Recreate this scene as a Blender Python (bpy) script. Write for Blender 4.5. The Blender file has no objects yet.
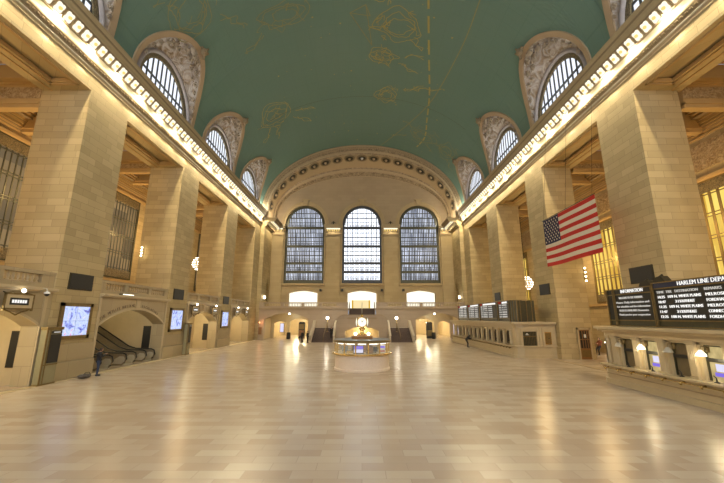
import bpy, bmesh, math, random
from mathutils import Vector, Matrix, noise
random.seed(7)
PI = math.pi
SC = bpy.context.scene
COL = SC.collection

# ------------------------------------------------------------------ materials
def newmat(name):
    m = bpy.data.materials.new(name); m.use_nodes = True
    nt = m.node_tree; nt.nodes.clear()
    out = nt.nodes.new('ShaderNodeOutputMaterial')
    b = nt.nodes.new('ShaderNodeBsdfPrincipled')
    nt.links.new(b.outputs[0], out.inputs[0])
    return m, nt, b
def nd(nt, t, **kw):
    n = nt.nodes.new(t)
    for k, v in kw.items():
        if k in n.inputs: n.inputs[k].default_value = v
        else: setattr(n, k, v)
    return n
def c4(c): return (c[0], c[1], c[2], 1.0)
def mathn(nt, op, a, b=None):
    n = nt.nodes.new('ShaderNodeMath'); n.operation = op
    for i, v in enumerate((a, b)):
        if v is None: continue
        if isinstance(v, (int, float)): n.inputs[i].default_value = v
        else: nt.links.new(v, n.inputs[i])
    return n.outputs[0]
def mixc(nt, fac, a, b, blend='MIX'):
    n = nt.nodes.new('ShaderNodeMix'); n.data_type = 'RGBA'; n.blend_type = blend
    for idx, v in ((0, fac), (6, a), (7, b)):
        if isinstance(v, (int, float)): n.inputs[idx].default_value = v
        elif isinstance(v, tuple): n.inputs[idx].default_value = v
        else: nt.links.new(v, n.inputs[idx])
    return n.outputs[2]
def plain(name, col, rough=0.5, metal=0.0, var=0.12, scale=6.0, bump=0.0):
    m, nt, b = newmat(name)
    geo = nd(nt, 'ShaderNodeNewGeometry')
    nz = nd(nt, 'ShaderNodeTexNoise'); nz.inputs['Scale'].default_value = scale; nz.inputs['Detail'].default_value = 3
    nt.links.new(geo.outputs['Position'], nz.inputs['Vector'])
    dark = tuple(x*(1-var) for x in col); lite = tuple(min(1, x*(1+var)) for x in col)
    nt.links.new(mixc(nt, nz.outputs[0], c4(dark), c4(lite)), b.inputs['Base Color'])
    b.inputs['Roughness'].default_value = rough; b.inputs['Metallic'].default_value = metal
    if bump:
        bp = nd(nt, 'ShaderNodeBump'); bp.inputs['Strength'].default_value = bump; bp.inputs['Distance'].default_value = .03
        nt.links.new(nz.outputs[0], bp.inputs['Height']); nt.links.new(bp.outputs[0], b.inputs['Normal'])
    return m
def uv_vec(nt, ground=False):
    geo = nd(nt, 'ShaderNodeNewGeometry')
    sp = nd(nt, 'ShaderNodeSeparateXYZ'); nt.links.new(geo.outputs['Position'], sp.inputs[0])
    cb = nd(nt, 'ShaderNodeCombineXYZ')
    if ground:
        nt.links.new(sp.outputs[0], cb.inputs[0]); nt.links.new(sp.outputs[1], cb.inputs[1])
    else:
        nt.links.new(mathn(nt, 'ADD', sp.outputs[0], sp.outputs[1]), cb.inputs[0]); nt.links.new(sp.outputs[2], cb.inputs[1])
    return geo, sp, cb
def masonry(name, c1, c2, mortar, bw=1.25, rh=0.5, ms=0.012, rough=0.7, bump=0.25, stain=0.25):
    m, nt, b = newmat(name)
    geo, sp, cb = uv_vec(nt)
    br = nd(nt, 'ShaderNodeTexBrick')
    br.inputs['Color1'].default_value = c4(c1); br.inputs['Color2'].default_value = c4(c2); br.inputs['Mortar'].default_value = c4(mortar)
    br.inputs['Scale'].default_value = 1; br.inputs['Mortar Size'].default_value = ms; br.inputs['Mortar Smooth'].default_value = .3
    br.inputs['Brick Width'].default_value = bw; br.inputs['Row Height'].default_value = rh
    br.offset = .5; br.squash = 1.4; br.squash_frequency = 3
    nt.links.new(cb.outputs[0], br.inputs['Vector'])
    nz = nd(nt, 'ShaderNodeTexNoise'); nz.inputs['Scale'].default_value = .35; nz.inputs['Detail'].default_value = 4
    nt.links.new(geo.outputs['Position'], nz.inputs['Vector'])
    ms2 = mixc(nt, stain, br.outputs['Color'], mixc(nt, nz.outputs[0], c4(tuple(x*.55 for x in c1)), c4(tuple(min(1, x*1.35) for x in c1))))
    nt.links.new(ms2, b.inputs['Base Color'])
    b.inputs['Roughness'].default_value = rough
    bp = nd(nt, 'ShaderNodeBump'); bp.inputs['Strength'].default_value = bump; bp.inputs['Distance'].default_value = .02; bp.invert = True
    nt.links.new(br.outputs['Fac'], bp.inputs['Height']); nt.links.new(bp.outputs[0], b.inputs['Normal'])
    return m
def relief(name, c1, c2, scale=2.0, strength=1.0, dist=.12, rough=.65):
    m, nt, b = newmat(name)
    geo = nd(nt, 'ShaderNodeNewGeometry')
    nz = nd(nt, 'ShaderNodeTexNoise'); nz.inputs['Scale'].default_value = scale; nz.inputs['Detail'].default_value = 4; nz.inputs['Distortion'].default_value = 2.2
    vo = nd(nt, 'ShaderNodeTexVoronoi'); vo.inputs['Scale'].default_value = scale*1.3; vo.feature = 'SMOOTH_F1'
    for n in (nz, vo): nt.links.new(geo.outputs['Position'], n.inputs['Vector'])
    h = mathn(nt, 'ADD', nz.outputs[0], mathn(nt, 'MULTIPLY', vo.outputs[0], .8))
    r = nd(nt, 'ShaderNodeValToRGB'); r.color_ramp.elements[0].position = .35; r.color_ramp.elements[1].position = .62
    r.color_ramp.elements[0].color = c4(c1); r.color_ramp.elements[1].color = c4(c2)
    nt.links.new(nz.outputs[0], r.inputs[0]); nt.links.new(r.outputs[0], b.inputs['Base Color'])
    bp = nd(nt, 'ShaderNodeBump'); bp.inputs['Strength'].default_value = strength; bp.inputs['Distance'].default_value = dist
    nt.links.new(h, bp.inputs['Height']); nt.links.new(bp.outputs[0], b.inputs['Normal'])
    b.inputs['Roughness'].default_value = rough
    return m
def emis(name, col, st, streak=None, scale=(1, 1, 1), lo=None):
    """things that give off light; streak = noise contrast along the object's own axes"""
    m = bpy.data.materials.new(name); m.use_nodes = True; nt = m.node_tree; nt.nodes.clear()
    out = nt.nodes.new('ShaderNodeOutputMaterial'); e = nt.nodes.new('ShaderNodeEmission')
    e.inputs[0].default_value = c4(col); e.inputs[1].default_value = st
    nt.links.new(e.outputs[0], out.inputs[0])
    if streak:
        geo = nd(nt, 'ShaderNodeNewGeometry'); mp = nd(nt, 'ShaderNodeMapping'); mp.inputs['Scale'].default_value = scale
        nt.links.new(geo.outputs['Position'], mp.inputs[0])
        nz = nd(nt, 'ShaderNodeTexNoise'); nz.inputs['Scale'].default_value = 1; nz.inputs['Detail'].default_value = 2
        nt.links.new(mp.outputs[0], nz.inputs['Vector'])
        r = nd(nt, 'ShaderNodeValToRGB'); r.color_ramp.elements[0].position = .5-streak; r.color_ramp.elements[1].position = .5+streak
        r.color_ramp.elements[0].color = c4(lo or tuple(x*.3 for x in col)); r.color_ramp.elements[1].color = c4(col)
        nt.links.new(nz.outputs[0], r.inputs[0]); nt.links.new(r.outputs[0], e.inputs[0])
    m.cycles.emission_sampling = 'AUTO' if st > .5 else 'NONE'
    return m

def cells(name, col, lo, st, sx, sz, p0=.2, p1=.8):
    m = bpy.data.materials.new(name); m.use_nodes = True; nt = m.node_tree; nt.nodes.clear()
    out = nt.nodes.new('ShaderNodeOutputMaterial'); e = nt.nodes.new('ShaderNodeEmission'); e.inputs[1].default_value = st
    geo = nd(nt, 'ShaderNodeNewGeometry'); sp = nd(nt, 'ShaderNodeSeparateXYZ'); nt.links.new(geo.outputs['Position'], sp.inputs[0])
    cb = nd(nt, 'ShaderNodeCombineXYZ')
    nt.links.new(mathn(nt, 'FLOOR', mathn(nt, 'MULTIPLY', mathn(nt, 'ADD', sp.outputs[0], sp.outputs[1]), sx)), cb.inputs[0])
    nt.links.new(mathn(nt, 'FLOOR', mathn(nt, 'MULTIPLY', sp.outputs[2], sz)), cb.inputs[1])
    wn = nd(nt, 'ShaderNodeTexWhiteNoise'); wn.noise_dimensions = '2D'; nt.links.new(cb.outputs[0], wn.inputs['Vector'])
    nz = nd(nt, 'ShaderNodeTexNoise'); nz.inputs['Scale'].default_value = .45; nt.links.new(geo.outputs['Position'], nz.inputs['Vector'])
    v = mathn(nt, 'ADD', mathn(nt, 'MULTIPLY', wn.outputs[0], .6), mathn(nt, 'MULTIPLY', nz.outputs[0], .5))
    r = nd(nt, 'ShaderNodeValToRGB'); r.color_ramp.elements[0].position = p0; r.color_ramp.elements[1].position = p1
    r.color_ramp.elements[0].color = c4(lo); r.color_ramp.elements[1].color = c4(col)
    nt.links.new(v, r.inputs[0]); nt.links.new(r.outputs[0], e.inputs[0]); nt.links.new(e.outputs[0], out.inputs[0])
    return m
M = {}
M['ashlar'] = masonry('ashlar_stone', (.54, .43, .235), (.39, .30, .155), (.22, .16, .08), bw=1.15, rh=.46, stain=.3)
M['backashlar'] = masonry('back_wall_stone', (.50, .39, .22), (.44, .335, .18), (.36, .27, .14), bw=1.5, rh=.6, ms=.01, bump=.12)
M['tymp'] = masonry('tympanum_stone', (.46, .35, .22), (.42, .32, .20), (.34, .25, .15), bw=1.7, rh=.62, ms=.01, bump=.12)
M['lower'] = masonry('lower_wall_marble', (.46, .37, .225), (.41, .32, .19), (.27, .2, .13), bw=2.2, rh=1.05, ms=.012, rough=.45, bump=.12)
M['stairwall'] = masonry('stair_wall_marble', (.44, .345, .25), (.40, .31, .22), (.32, .25, .17), bw=1.8, rh=.7, ms=.012, rough=.45, bump=.1)
M['trim'] = plain('trim_stone', (.49, .37, .20), .6, var=.1, scale=2)
M['cornice'] = plain('cornice_stone', (.46, .36, .21), .6, var=.12, scale=3)
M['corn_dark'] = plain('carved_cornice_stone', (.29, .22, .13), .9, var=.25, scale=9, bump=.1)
M['cove'] = plain('glow_tinted_cove_stone', (.62, .57, .43), .9, var=.05)  # paler than the cornice: the lamps' glow on the cove is in this colour
M['marble'] = plain('counter_marble', (.54, .435, .27), .35, var=.12, scale=1.5)
M['marble_d'] = plain('counter_marble_dark', (.36, .275, .17), .4, var=.15, scale=1.5)
M['arch'] = plain('arch_plaster', (.50, .38, .23), .65, var=.06, scale=1.0)
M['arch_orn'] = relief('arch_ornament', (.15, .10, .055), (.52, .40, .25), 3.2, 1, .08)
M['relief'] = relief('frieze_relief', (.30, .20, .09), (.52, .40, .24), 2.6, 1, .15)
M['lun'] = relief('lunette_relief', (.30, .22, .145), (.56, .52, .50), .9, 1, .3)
M['lunband'] = plain('lunette_border', (.40, .29, .18), .65, var=.1, scale=1.2)
M['lunring'] = plain('window_arch_stone', (.33, .30, .31), .6, var=.2, scale=3)
M['orn'] = plain('carved_figures', (.42, .35, .27), .65, var=.3, scale=5, bump=.4)
M['soffit'] = plain('soffit_plaster', (.50, .345, .155), .65, var=.1, scale=1.1)
M['bronze'] = plain('dark_bronze', (.055, .048, .032), .42, .5, var=.25, scale=8)
M['bronze2'] = plain('gilt_bronze', (.24, .17, .07), .4, .6, var=.3, scale=9)
M['steel'] = plain('window_steel', (.075, .08, .09), .5, .3, var=.2, scale=6)
M['olive'] = plain('olive_bronze', (.085, .08, .05), .4, .5, var=.2, scale=6)
M['lattice'] = relief('cast_lattice', (.05, .045, .03), (.26, .2, .1), 7, .8, .05, .45)
M['brass'] = plain('brass', (.78, .55, .20), .25, .9, var=.1, scale=10)
M['black'] = plain('black_panel', (.018, .017, .016), .45, var=.3, scale=20)
M['navy'] = plain('navy_panel', (.02, .025, .07), .4)
M['chrome'] = plain('brushed_steel', (.62, .57, .45), .3, .4, var=.1)
M['blackrub'] = plain('black_rubber', (.02, .02, .02), .4)
M['escal'] = plain('escalator_panel', (.34, .28, .19), .3, .5, var=.2)
M['step'] = plain('stair_tread', (.105, .07, .055), .6, var=.2, scale=4)
M['railst'] = plain('pale_stair_parapet', (.55, .47, .36), .5, var=.1)
M['wood'] = plain('brown_wood', (.26, .13, .05), .45, var=.3, scale=5)
M['kiosk'] = plain('olive_painted_metal', (.30, .27, .155), .45, var=.08)
M['roof'] = plain('booth_roof', (.24, .26, .28), .4, .3, var=.1)
M['paper'] = plain('white_paper', (.8, .8, .78), .6)
M['boothst'] = relief('booth_marble', (.74, .61, .50), (.82, .70, .58), 9, .03, .01, .35)
M['cloth_dark'] = plain('dark_cloth', (.018, .018, .022), .8, var=.3, scale=15)
M['cloth_blue'] = plain('blue_jeans', (.035, .05, .10), .85, var=.3, scale=15)
M['cloth_orange'] = plain('orange_brown_cloth', (.22, .07, .035), .8)
M['skin'] = plain('skin', (.50, .28, .19), .5, var=.05)
M['hair'] = plain('brown_hair', (.05, .03, .02), .6)
M['leather'] = plain('worn_bag', (.13, .115, .10), .7, var=.5, scale=9, bump=.5)
M['gold'] = plain('gold_paint', (.42, .34, .10), .6, var=.2, scale=3)
M['goldfaint'] = plain('faded_gold_paint', (.27, .26, .12), .7, var=.25, scale=3)
M['txt'] = emis('white_lit_letters', (1, .98, .93), .95)
M['txtdim'] = emis('pale_lit_letters', (1, .95, .85), .5)
M['txtdark'] = plain('carved_letters', (.16, .115, .08), .7)
M['red'] = plain('flag_red', (.50, .018, .010), .7, var=.08, scale=2)
M['white'] = plain('flag_white', (.70, .62, .50), .7, var=.06, scale=2)
M['blue'] = plain('flag_blue', (.014, .014, .06), .7, var=.1, scale=2)
M['lamp'] = emis('warm_bulb', (1, .80, .45), 9)
M['lampw'] = emis('white_bulb', (1, .93, .78), 9)
M['flower'] = emis('lit_flower_fixture', (1, .93, .72), 1.15)
M['lampred'] = emis('red_lamp', (1, .33, .12), 7)
M['shade_on'] = emis('lit_glass_shade', (1, .93, .75), 2.2)
M['shade_off'] = plain('unlit_glass_shade', (.45, .42, .36), .3)
M['bulbgold'] = emis('amber_bulb_glass', (1, .72, .22), 1.0)
M['lampshell'] = emis('glowing_glass_shell', (1, .70, .35), .6)
M['opal'] = emis('opal_clock_glass', (1, .96, .78), 1.15)
M['w_center'] = cells('bright_daylight_glass', (.90, .94, 1.0), (.66, .72, .90), 2.2, 5.2, .3, .15, .6)
M['w_side'] = cells('dim_daylight_glass', (.74, .80, .95), (.17, .19, .25), 1.1, 5.2, .3, .2, .85)
M['w_lun'] = emis('lunette_daylight_glass', (.86, .91, 1.0), 1.15)
M['w_yellow'] = cells('warm_lit_glass', (1.0, .72, .16), (.62, .36, .05), 1.0, .7, .45, .2, .8)
M['w_tan'] = cells('amber_glass', (.50, .33, .15), (.22, .16, .09), .62, .35, .4, .2, .8)
M['w_sky'] = emis('skylight_glass', (.85, .92, 1.0), 1.0)
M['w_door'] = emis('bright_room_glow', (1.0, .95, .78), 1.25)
M['w_shop'] = emis('lit_shop_front', (1.0, .80, .42), .9)
M['shopyel'] = emis('yellow_display_light', (.85, .52, .02), .7)
M['pane'] = emis('ticket_window_glow', (.85, .66, .30), .8, .25, (0, 3, 2), (.40, .30, .12))
M['pane_off'] = plain('dim_ticket_window', (.19, .15, .085), .25)
M['hollow'] = plain('painted_office_dark', (.045, .03, .02), .8)  # near-black colour stands for the unlit depth of the far office
M['scrviol'] = emis('violet_display', (.25, .18, .80), .9)
M['scrwhite'] = emis('white_display', (.80, .78, 1.0), .9)
M['vest'] = plain('door_recess_wood', (.30, .15, .04), .4)

def glassmat():
    m, nt, b = newmat('clear_glass')
    b.inputs['Base Color'].default_value = (.9, .95, .9, 1); b.inputs['Roughness'].default_value = .05
    b.inputs['Alpha'].default_value = .18
    return m
M['glass'] = glassmat()

def floor_mat():
    m, nt, b = newmat('marble_floor_tiles')
    geo, sp, cb = uv_vec(nt, True)
    br = nd(nt, 'ShaderNodeTexBrick')
    br.inputs['Color1'].default_value = (.54, .455, .36, 1); br.inputs['Color2'].default_value = (.385, .285, .21, 1); br.inputs['Mortar'].default_value = (.36, .29, .23, 1)
    br.inputs['Scale'].default_value = 1; br.inputs['Mortar Size'].default_value = .008; br.inputs['Brick Width'].default_value = 1.15; br.inputs['Row Height'].default_value = .46; br.inputs['Bias'].default_value = -.2
    nt.links.new(cb.outputs[0], br.inputs['Vector'])
    nz = nd(nt, 'ShaderNodeTexNoise'); nz.inputs['Scale'].default_value = .9; nz.inputs['Detail'].default_value = 5
    nt.links.new(geo.outputs['Position'], nz.inputs['Vector'])
    c = mixc(nt, .22, br.outputs['Color'], mixc(nt, nz.outputs[0], (.42, .32, .25, 1), (.68, .60, .50, 1)))
    nt.links.new(c, b.inputs['Base Color'])
    r = nd(nt, 'ShaderNodeMapRange'); r.inputs['To Min'].default_value = .25; r.inputs['To Max'].default_value = .28
    nt.links.new(nz.outputs[0], r.inputs[0]); nt.links.new(r.outputs[0], b.inputs['Roughness'])
    n2 = nd(nt, 'ShaderNodeTexNoise'); n2.inputs['Scale'].default_value = 1.6
    nt.links.new(geo.outputs['Position'], n2.inputs['Vector'])
    bp = nd(nt, 'ShaderNodeBump'); bp.inputs['Strength'].default_value = .02; bp.inputs['Distance'].default_value = .02
    nt.links.new(n2.outputs[0], bp.inputs['Height']); nt.links.new(bp.outputs[0], b.inputs['Normal'])
    b.inputs['Specular IOR Level'].default_value = .6
    return m
M['floor'] = floor_mat()

def vault_mat():
    m, nt, b = newmat('painted_green_vault')
    geo = nd(nt, 'ShaderNodeNewGeometry')
    nz = nd(nt, 'ShaderNodeTexNoise'); nz.inputs['Scale'].default_value = .12; nz.inputs['Detail'].default_value = 3
    nt.links.new(geo.outputs['Position'], nz.inputs['Vector'])
    n2 = nd(nt, 'ShaderNodeTexNoise'); n2.inputs['Scale'].default_value = 1.3; n2.inputs['Detail'].default_value = 5
    nt.links.new(geo.outputs['Position'], n2.inputs['Vector'])
    base = mixc(nt, nz.outputs[0], (.115, .215, .17, 1), (.15, .24, .205, 1))
    base = mixc(nt, mathn(nt, 'MULTIPLY', n2.outputs[0], .25), base, (.17, .23, .16, 1))
    sp = nd(nt, 'ShaderNodeSeparateXYZ'); nt.links.new(geo.outputs['Position'], sp.inputs[0])
    fx = mathn(nt, 'PINGPONG', sp.outputs[0], .75); fy = mathn(nt, 'PINGPONG', sp.outputs[1], .75)
    ln = mathn(nt, 'LESS_THAN', mathn(nt, 'MINIMUM', fx, fy), .022)
    base = mixc(nt, mathn(nt, 'MULTIPLY', ln, .16), base, (.05, .11, .085, 1))
    nt.links.new(base, b.inputs['Base Color']); b.inputs['Roughness'].default_value = .8
    return m
M['vault'] = vault_mat()

def screen_mat():
    m = bpy.data.materials.new('video_screen_picture'); m.use_nodes = True; nt = m.node_tree; nt.nodes.clear()
    out = nt.nodes.new('ShaderNodeOutputMaterial'); e = nt.nodes.new('ShaderNodeEmission'); e.inputs[1].default_value = 1.0
    geo = nd(nt, 'ShaderNodeNewGeometry')
    nz = nd(nt, 'ShaderNodeTexNoise'); nz.inputs['Scale'].default_value = 1.3; nz.inputs['Detail'].default_value = 4; nz.inputs['Distortion'].default_value = 2.5
    nt.links.new(geo.outputs['Position'], nz.inputs['Vector'])
    r = nd(nt, 'ShaderNodeValToRGB'); cr = r.color_ramp
    cr.elements[0].position = .3; cr.elements[0].color = (.12, .10, .45, 1); cr.elements[1].position = .72; cr.elements[1].color = (.75, .2, .6, 1)
    for p, c in ((.4, (.35, .42, .9, 1)), (.5, (.65, .75, 1, 1)), (.58, (.5, .6, .95, 1)), (.66, (.8, .82, 1, 1))):
        q = cr.elements.new(p); q.color = c
    nt.links.new(nz.outputs[0], r.inputs[0]); nt.links.new(r.outputs[0], e.inputs[0]); nt.links.new(e.outputs[0], out.inputs[0])
    return m
M['screen'] = screen_mat()

# ------------------------------------------------------------------ mesh helpers
class MB:
    def __init__(s): s.v = []; s.f = []; s.mi = []; s.cur = 0
    def face(s, pts):
        n = len(s.v); s.v += [tuple(p) for p in pts]; s.f.append(tuple(range(n, n+len(pts)))); s.mi.append(s.cur); return s
    def raw(s, vs, fs):
        n = len(s.v); s.v += [tuple(p) for p in vs]
        for f in fs: s.f.append(tuple(n+i for i in f)); s.mi.append(s.cur)
        return s
    def box(s, x0, x1, y0, y1, z0, z1):
        if x0 > x1: x0, x1 = x1, x0
        if y0 > y1: y0, y1 = y1, y0
        return s.raw([(x0,y0,z0),(x1,y0,z0),(x1,y1,z0),(x0,y1,z0),(x0,y0,z1),(x1,y0,z1),(x1,y1,z1),(x0,y1,z1)],
                     [(0,3,2,1),(4,5,6,7),(0,1,5,4),(1,2,6,5),(2,3,7,6),(3,0,4,7)])
    def prism(s, poly, axis, a, b):
        """poly: 2-D outline; axis 'x' -> (a, u, v), 'y' -> (u, a, v), 'z' -> (u, v, a)"""
        def P(u, v, t): return {'x': (t, u, v), 'y': (u, t, v), 'z': (u, v, t)}[axis]
        n = len(poly)
        vs = [P(u, v, a) for u, v in poly]+[P(u, v, b) for u, v in poly]
        fs = [tuple(range(n))[::-1], tuple(range(n, 2*n))]+[(i, (i+1) % n, n+(i+1) % n, n+i) for i in range(n)]
        return s.raw(vs, fs)
    def grid(s, rows, close=False, cap=False):
        n = len(rows[0]); vs = [p for r in rows for p in r]; fs = []
        for i in range(len(rows)-1):
            for j in range(n if close else n-1):
                k = (j+1) % n
                fs.append((i*n+j, i*n+k, (i+1)*n+k, (i+1)*n+j))
        if cap: fs += [tuple(range(n))[::-1], tuple(range((len(rows)-1)*n, len(rows)*n))]
        return s.raw(vs, fs)
    def lathe(s, prof, c=(0, 0, 0), seg=16, axis='z'):
        rows = []
        for r, h in prof:
            row = []
            for i in range(seg):
                a = 2*PI*i/seg; u, v = r*math.cos(a), r*math.sin(a)
                p = {'z': (u, v, h), 'x': (h, u, v), 'y': (u, h, v)}[axis]
                row.append((c[0]+p[0], c[1]+p[1], c[2]+p[2]))
            rows.append(row)
        return s.grid(rows, True, True)
    def tube(s, pts, r, seg=8):
        pts = [Vector(p) for p in pts]; rows = []
        if not isinstance(r, (list, tuple)): r = [r]*len(pts)
        for i, p in enumerate(pts):
            d = (pts[min(i+1, len(pts)-1)]-pts[max(i-1, 0)]).normalized()
            up = Vector((0, 0, 1)) if abs(d.z) < .9 else Vector((1, 0, 0))
            a = d.cross(up).normalized(); b = d.cross(a).normalized()
            rows.append([tuple(p+(a*math.cos(2*PI*j/seg)+b*math.sin(2*PI*j/seg))*r[i]) for j in range(seg)])
        return s.grid(rows, True, True)
    def ball(s, c, r, seg=10, rings=6, sc=(1, 1, 1)):
        rows = []
        for i in range(rings+1):
            t = PI*i/rings; rr = max(math.sin(t), .02)*r; h = -math.cos(t)*r
            rows.append([(c[0]+rr*math.cos(2*PI*j/seg)*sc[0], c[1]+rr*math.sin(2*PI*j/seg)*sc[1], c[2]+h*sc[2]) for j in range(seg)])
        return s.grid(rows, True, True)
    def build(s, name, mat, parent=None, smooth=False, recalc=True, origin=None):
        me = bpy.data.meshes.new(name)
        mats = mat if isinstance(mat, (list, tuple)) else [mat]
        xs = [p[0] for p in s.v]; ys = [p[1] for p in s.v]; zs = [p[2] for p in s.v]
        po = Vector(parent['_o']) if parent is not None and '_o' in parent else Vector((0, 0, 0))
        if origin is None: o = Vector(((min(xs)+max(xs))/2, (min(ys)+max(ys))/2, min(zs)))
        else: o = Vector(origin)
        me.from_pydata([(p[0]-o.x, p[1]-o.y, p[2]-o.z) for p in s.v], [], s.f)
        for m in mats: me.materials.append(M[m] if isinstance(m, str) else m)
        if len(mats) > 1:
            for p, i in zip(me.polygons, s.mi): p.material_index = i
        if recalc:
            bm = bmesh.new(); bm.from_mesh(me); bmesh.ops.recalc_face_normals(bm, faces=bm.faces); bm.to_mesh(me); bm.free()
        if smooth:
            me.polygons.foreach_set('use_smooth', [True]*len(me.polygons))
        me.update()
        ob = bpy.data.objects.new(name, me); COL.objects.link(ob)
        ob['_o'] = tuple(o)
        if parent is not None: ob.parent = parent
        ob.location = o-po
        return ob
def tag(o, label=None, cat=None, group=None, kind=None):
    for k, v in (('label', label), ('category', cat), ('group', group), ('kind', kind)):
        if v: o[k] = v
    return o
def empty(name, loc, label=None, cat=None, group=None):
    o = bpy.data.objects.new(name, None); COL.objects.link(o); o.location = loc; o['_o'] = tuple(loc); o.empty_display_size = .2
    return tag(o, label, cat, group)
def copy_tree(o, parent=None):
    c = o.copy(); COL.objects.link(c)
    if parent is not None: c.parent = parent
    for ch in list(o.children): copy_tree(ch, c)
    return c
def struct(o): o['kind'] = 'structure'; return o
def S(s, *xs): return [s*x for x in xs]
def text_part(name, txt, size, mat, parent, right, up, pos, depth=.012, align='LEFT', width=None):
    cu = bpy.data.curves.new('t', 'FONT'); cu.body = txt; cu.size = size; cu.extrude = depth; cu.align_x = align; cu.resolution_u = 2
    ob = bpy.data.objects.new('t', cu); COL.objects.link(ob)
    dg = bpy.context.evaluated_depsgraph_get(); me = bpy.data.meshes.new_from_object(ob.evaluated_get(dg))
    COL.objects.unlink(ob); bpy.data.objects.remove(ob)
    sx = 1.0
    if width:
        w = max(v.co.x for v in me.vertices)-min(v.co.x for v in me.vertices); sx = width/w
    R = Vector(right); U = Vector(up); N = R.cross(U)
    for v in me.vertices:
        c = v.co; v.co = R*c.x*sx+U*c.y+N*c.z
    me.materials.clear(); me.materials.append(M[mat])
    o = bpy.data.objects.new(name, me); COL.objects.link(o)
    po = Vector(parent['_o']) if parent is not None else Vector((0, 0, 0))
    if parent is not None: o.parent = parent
    o.location = Vector(pos)-po
    return o

# ------------------------------------------------------------------ dimensions
HW = 18.3                       # half width between the pillars
YN, YE, YB = -14.0, 61.5, 67.0  # near end, end of the vault, back wall
PIL = [(-16.1, -12.4), (-3.75, -.05), (8.6, 12.3), (20.95, 24.7), (33.4, 37.05), (45.7, 49.6)]
BAYS = [(12.3, 20.95), (24.7, 33.4), (37.05, 45.7), (49.6, 58.2)]
VA, VB, VC = 18.3, 12.7, 23.1   # the vault's half ellipse: half width, rise, springing height
LUN = [16.75-12.45*2, 16.75-12.45, 16.75, 29.2, 41.65, 54.1]
SIDE = {-1: 'left', 1: 'right'}
def side_word(s): return SIDE[s]

# ------------------------------------------------------------------ floor
fl = struct(MB().box(-27.5, 27.5, YN, 61, -.3, 0).box(-18, 18, 61, 80, -.3, 0).build('floor', 'floor'))
for s in (-1,):
    b = MB().box(-18.28, -17.75, YN, 60.9, 0, .012)
    b.build('floor_border', 'marble', fl)
MB().box(17.2, 17.55, 22.2, 33.6, 0, .012).build('floor_threshold', 'corn_dark', fl)
rg = MB()
for k in range(64):
    a, c = 2*PI*k/64, 2*PI*(k+1)/64
    rg.prism([(2.72*math.cos(a), 27.35+2.72*math.sin(a)), (2.77*math.cos(a), 27.35+2.77*math.sin(a)), (2.77*math.cos(c), 27.35+2.77*math.sin(c)), (2.72*math.cos(c), 27.35+2.72*math.sin(c))], 'z', 0, .008)
rg.build('floor_inlay_ring', 'marble_d', fl)

# ------------------------------------------------------------------ arch-pierced panels
def arch_top(u, hw, zs, zc):      # segmental arch height
    r = (hw*hw+(zc-zs)**2)/(2*(zc-zs))
    return zc-r+math.sqrt(max(r*r-u*u, 0))
def arch_panel(b, lo, hi, z0, z1, openings, at, thick, axis, n=14):
    """wall between lo..hi (along y if axis 'x', along x if axis 'y'), pierced by openings (c, hw, zbottom, zspring, zcrown)"""
    cuts = {lo, hi}
    for c, hw, zb, zs, zc in openings:
        for i in range(n+1): cuts.add(c+hw*(2*i/n-1))
    cuts = sorted(cuts)
    def P(u, z, d): return (at+d, u, z) if axis == 'x' else (u, at+d, z)
    for a, c2 in zip(cuts, cuts[1:]):
        mid = (a+c2)/2
        op = [o for o in openings if abs(mid-o[0]) < o[1]]
        segs = []
        if op:
            c, hw, zb, zs, zc = op[0]
            ha, hb = arch_top(a-c, hw, zs, zc), arch_top(c2-c, hw, zs, zc)
            if zb > z0: segs.append((z0, z0, zb, zb))
            segs.append((ha, hb, z1, z1))
        else: segs.append((z0, z0, z1, z1))
        for (la, lb, ta, tb) in segs:
            b.raw([P(a, la, 0), P(c2, lb, 0), P(c2, tb, 0), P(a, ta, 0), P(a, la, thick), P(c2, lb, thick), P(c2, tb, thick), P(a, ta, thick)],
                  [(0, 1, 2, 3), (4, 7, 6, 5), (0, 4, 5, 1), (3, 2, 6, 7), (0, 3, 7, 4), (1, 5, 6, 2)])
    return b

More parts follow.
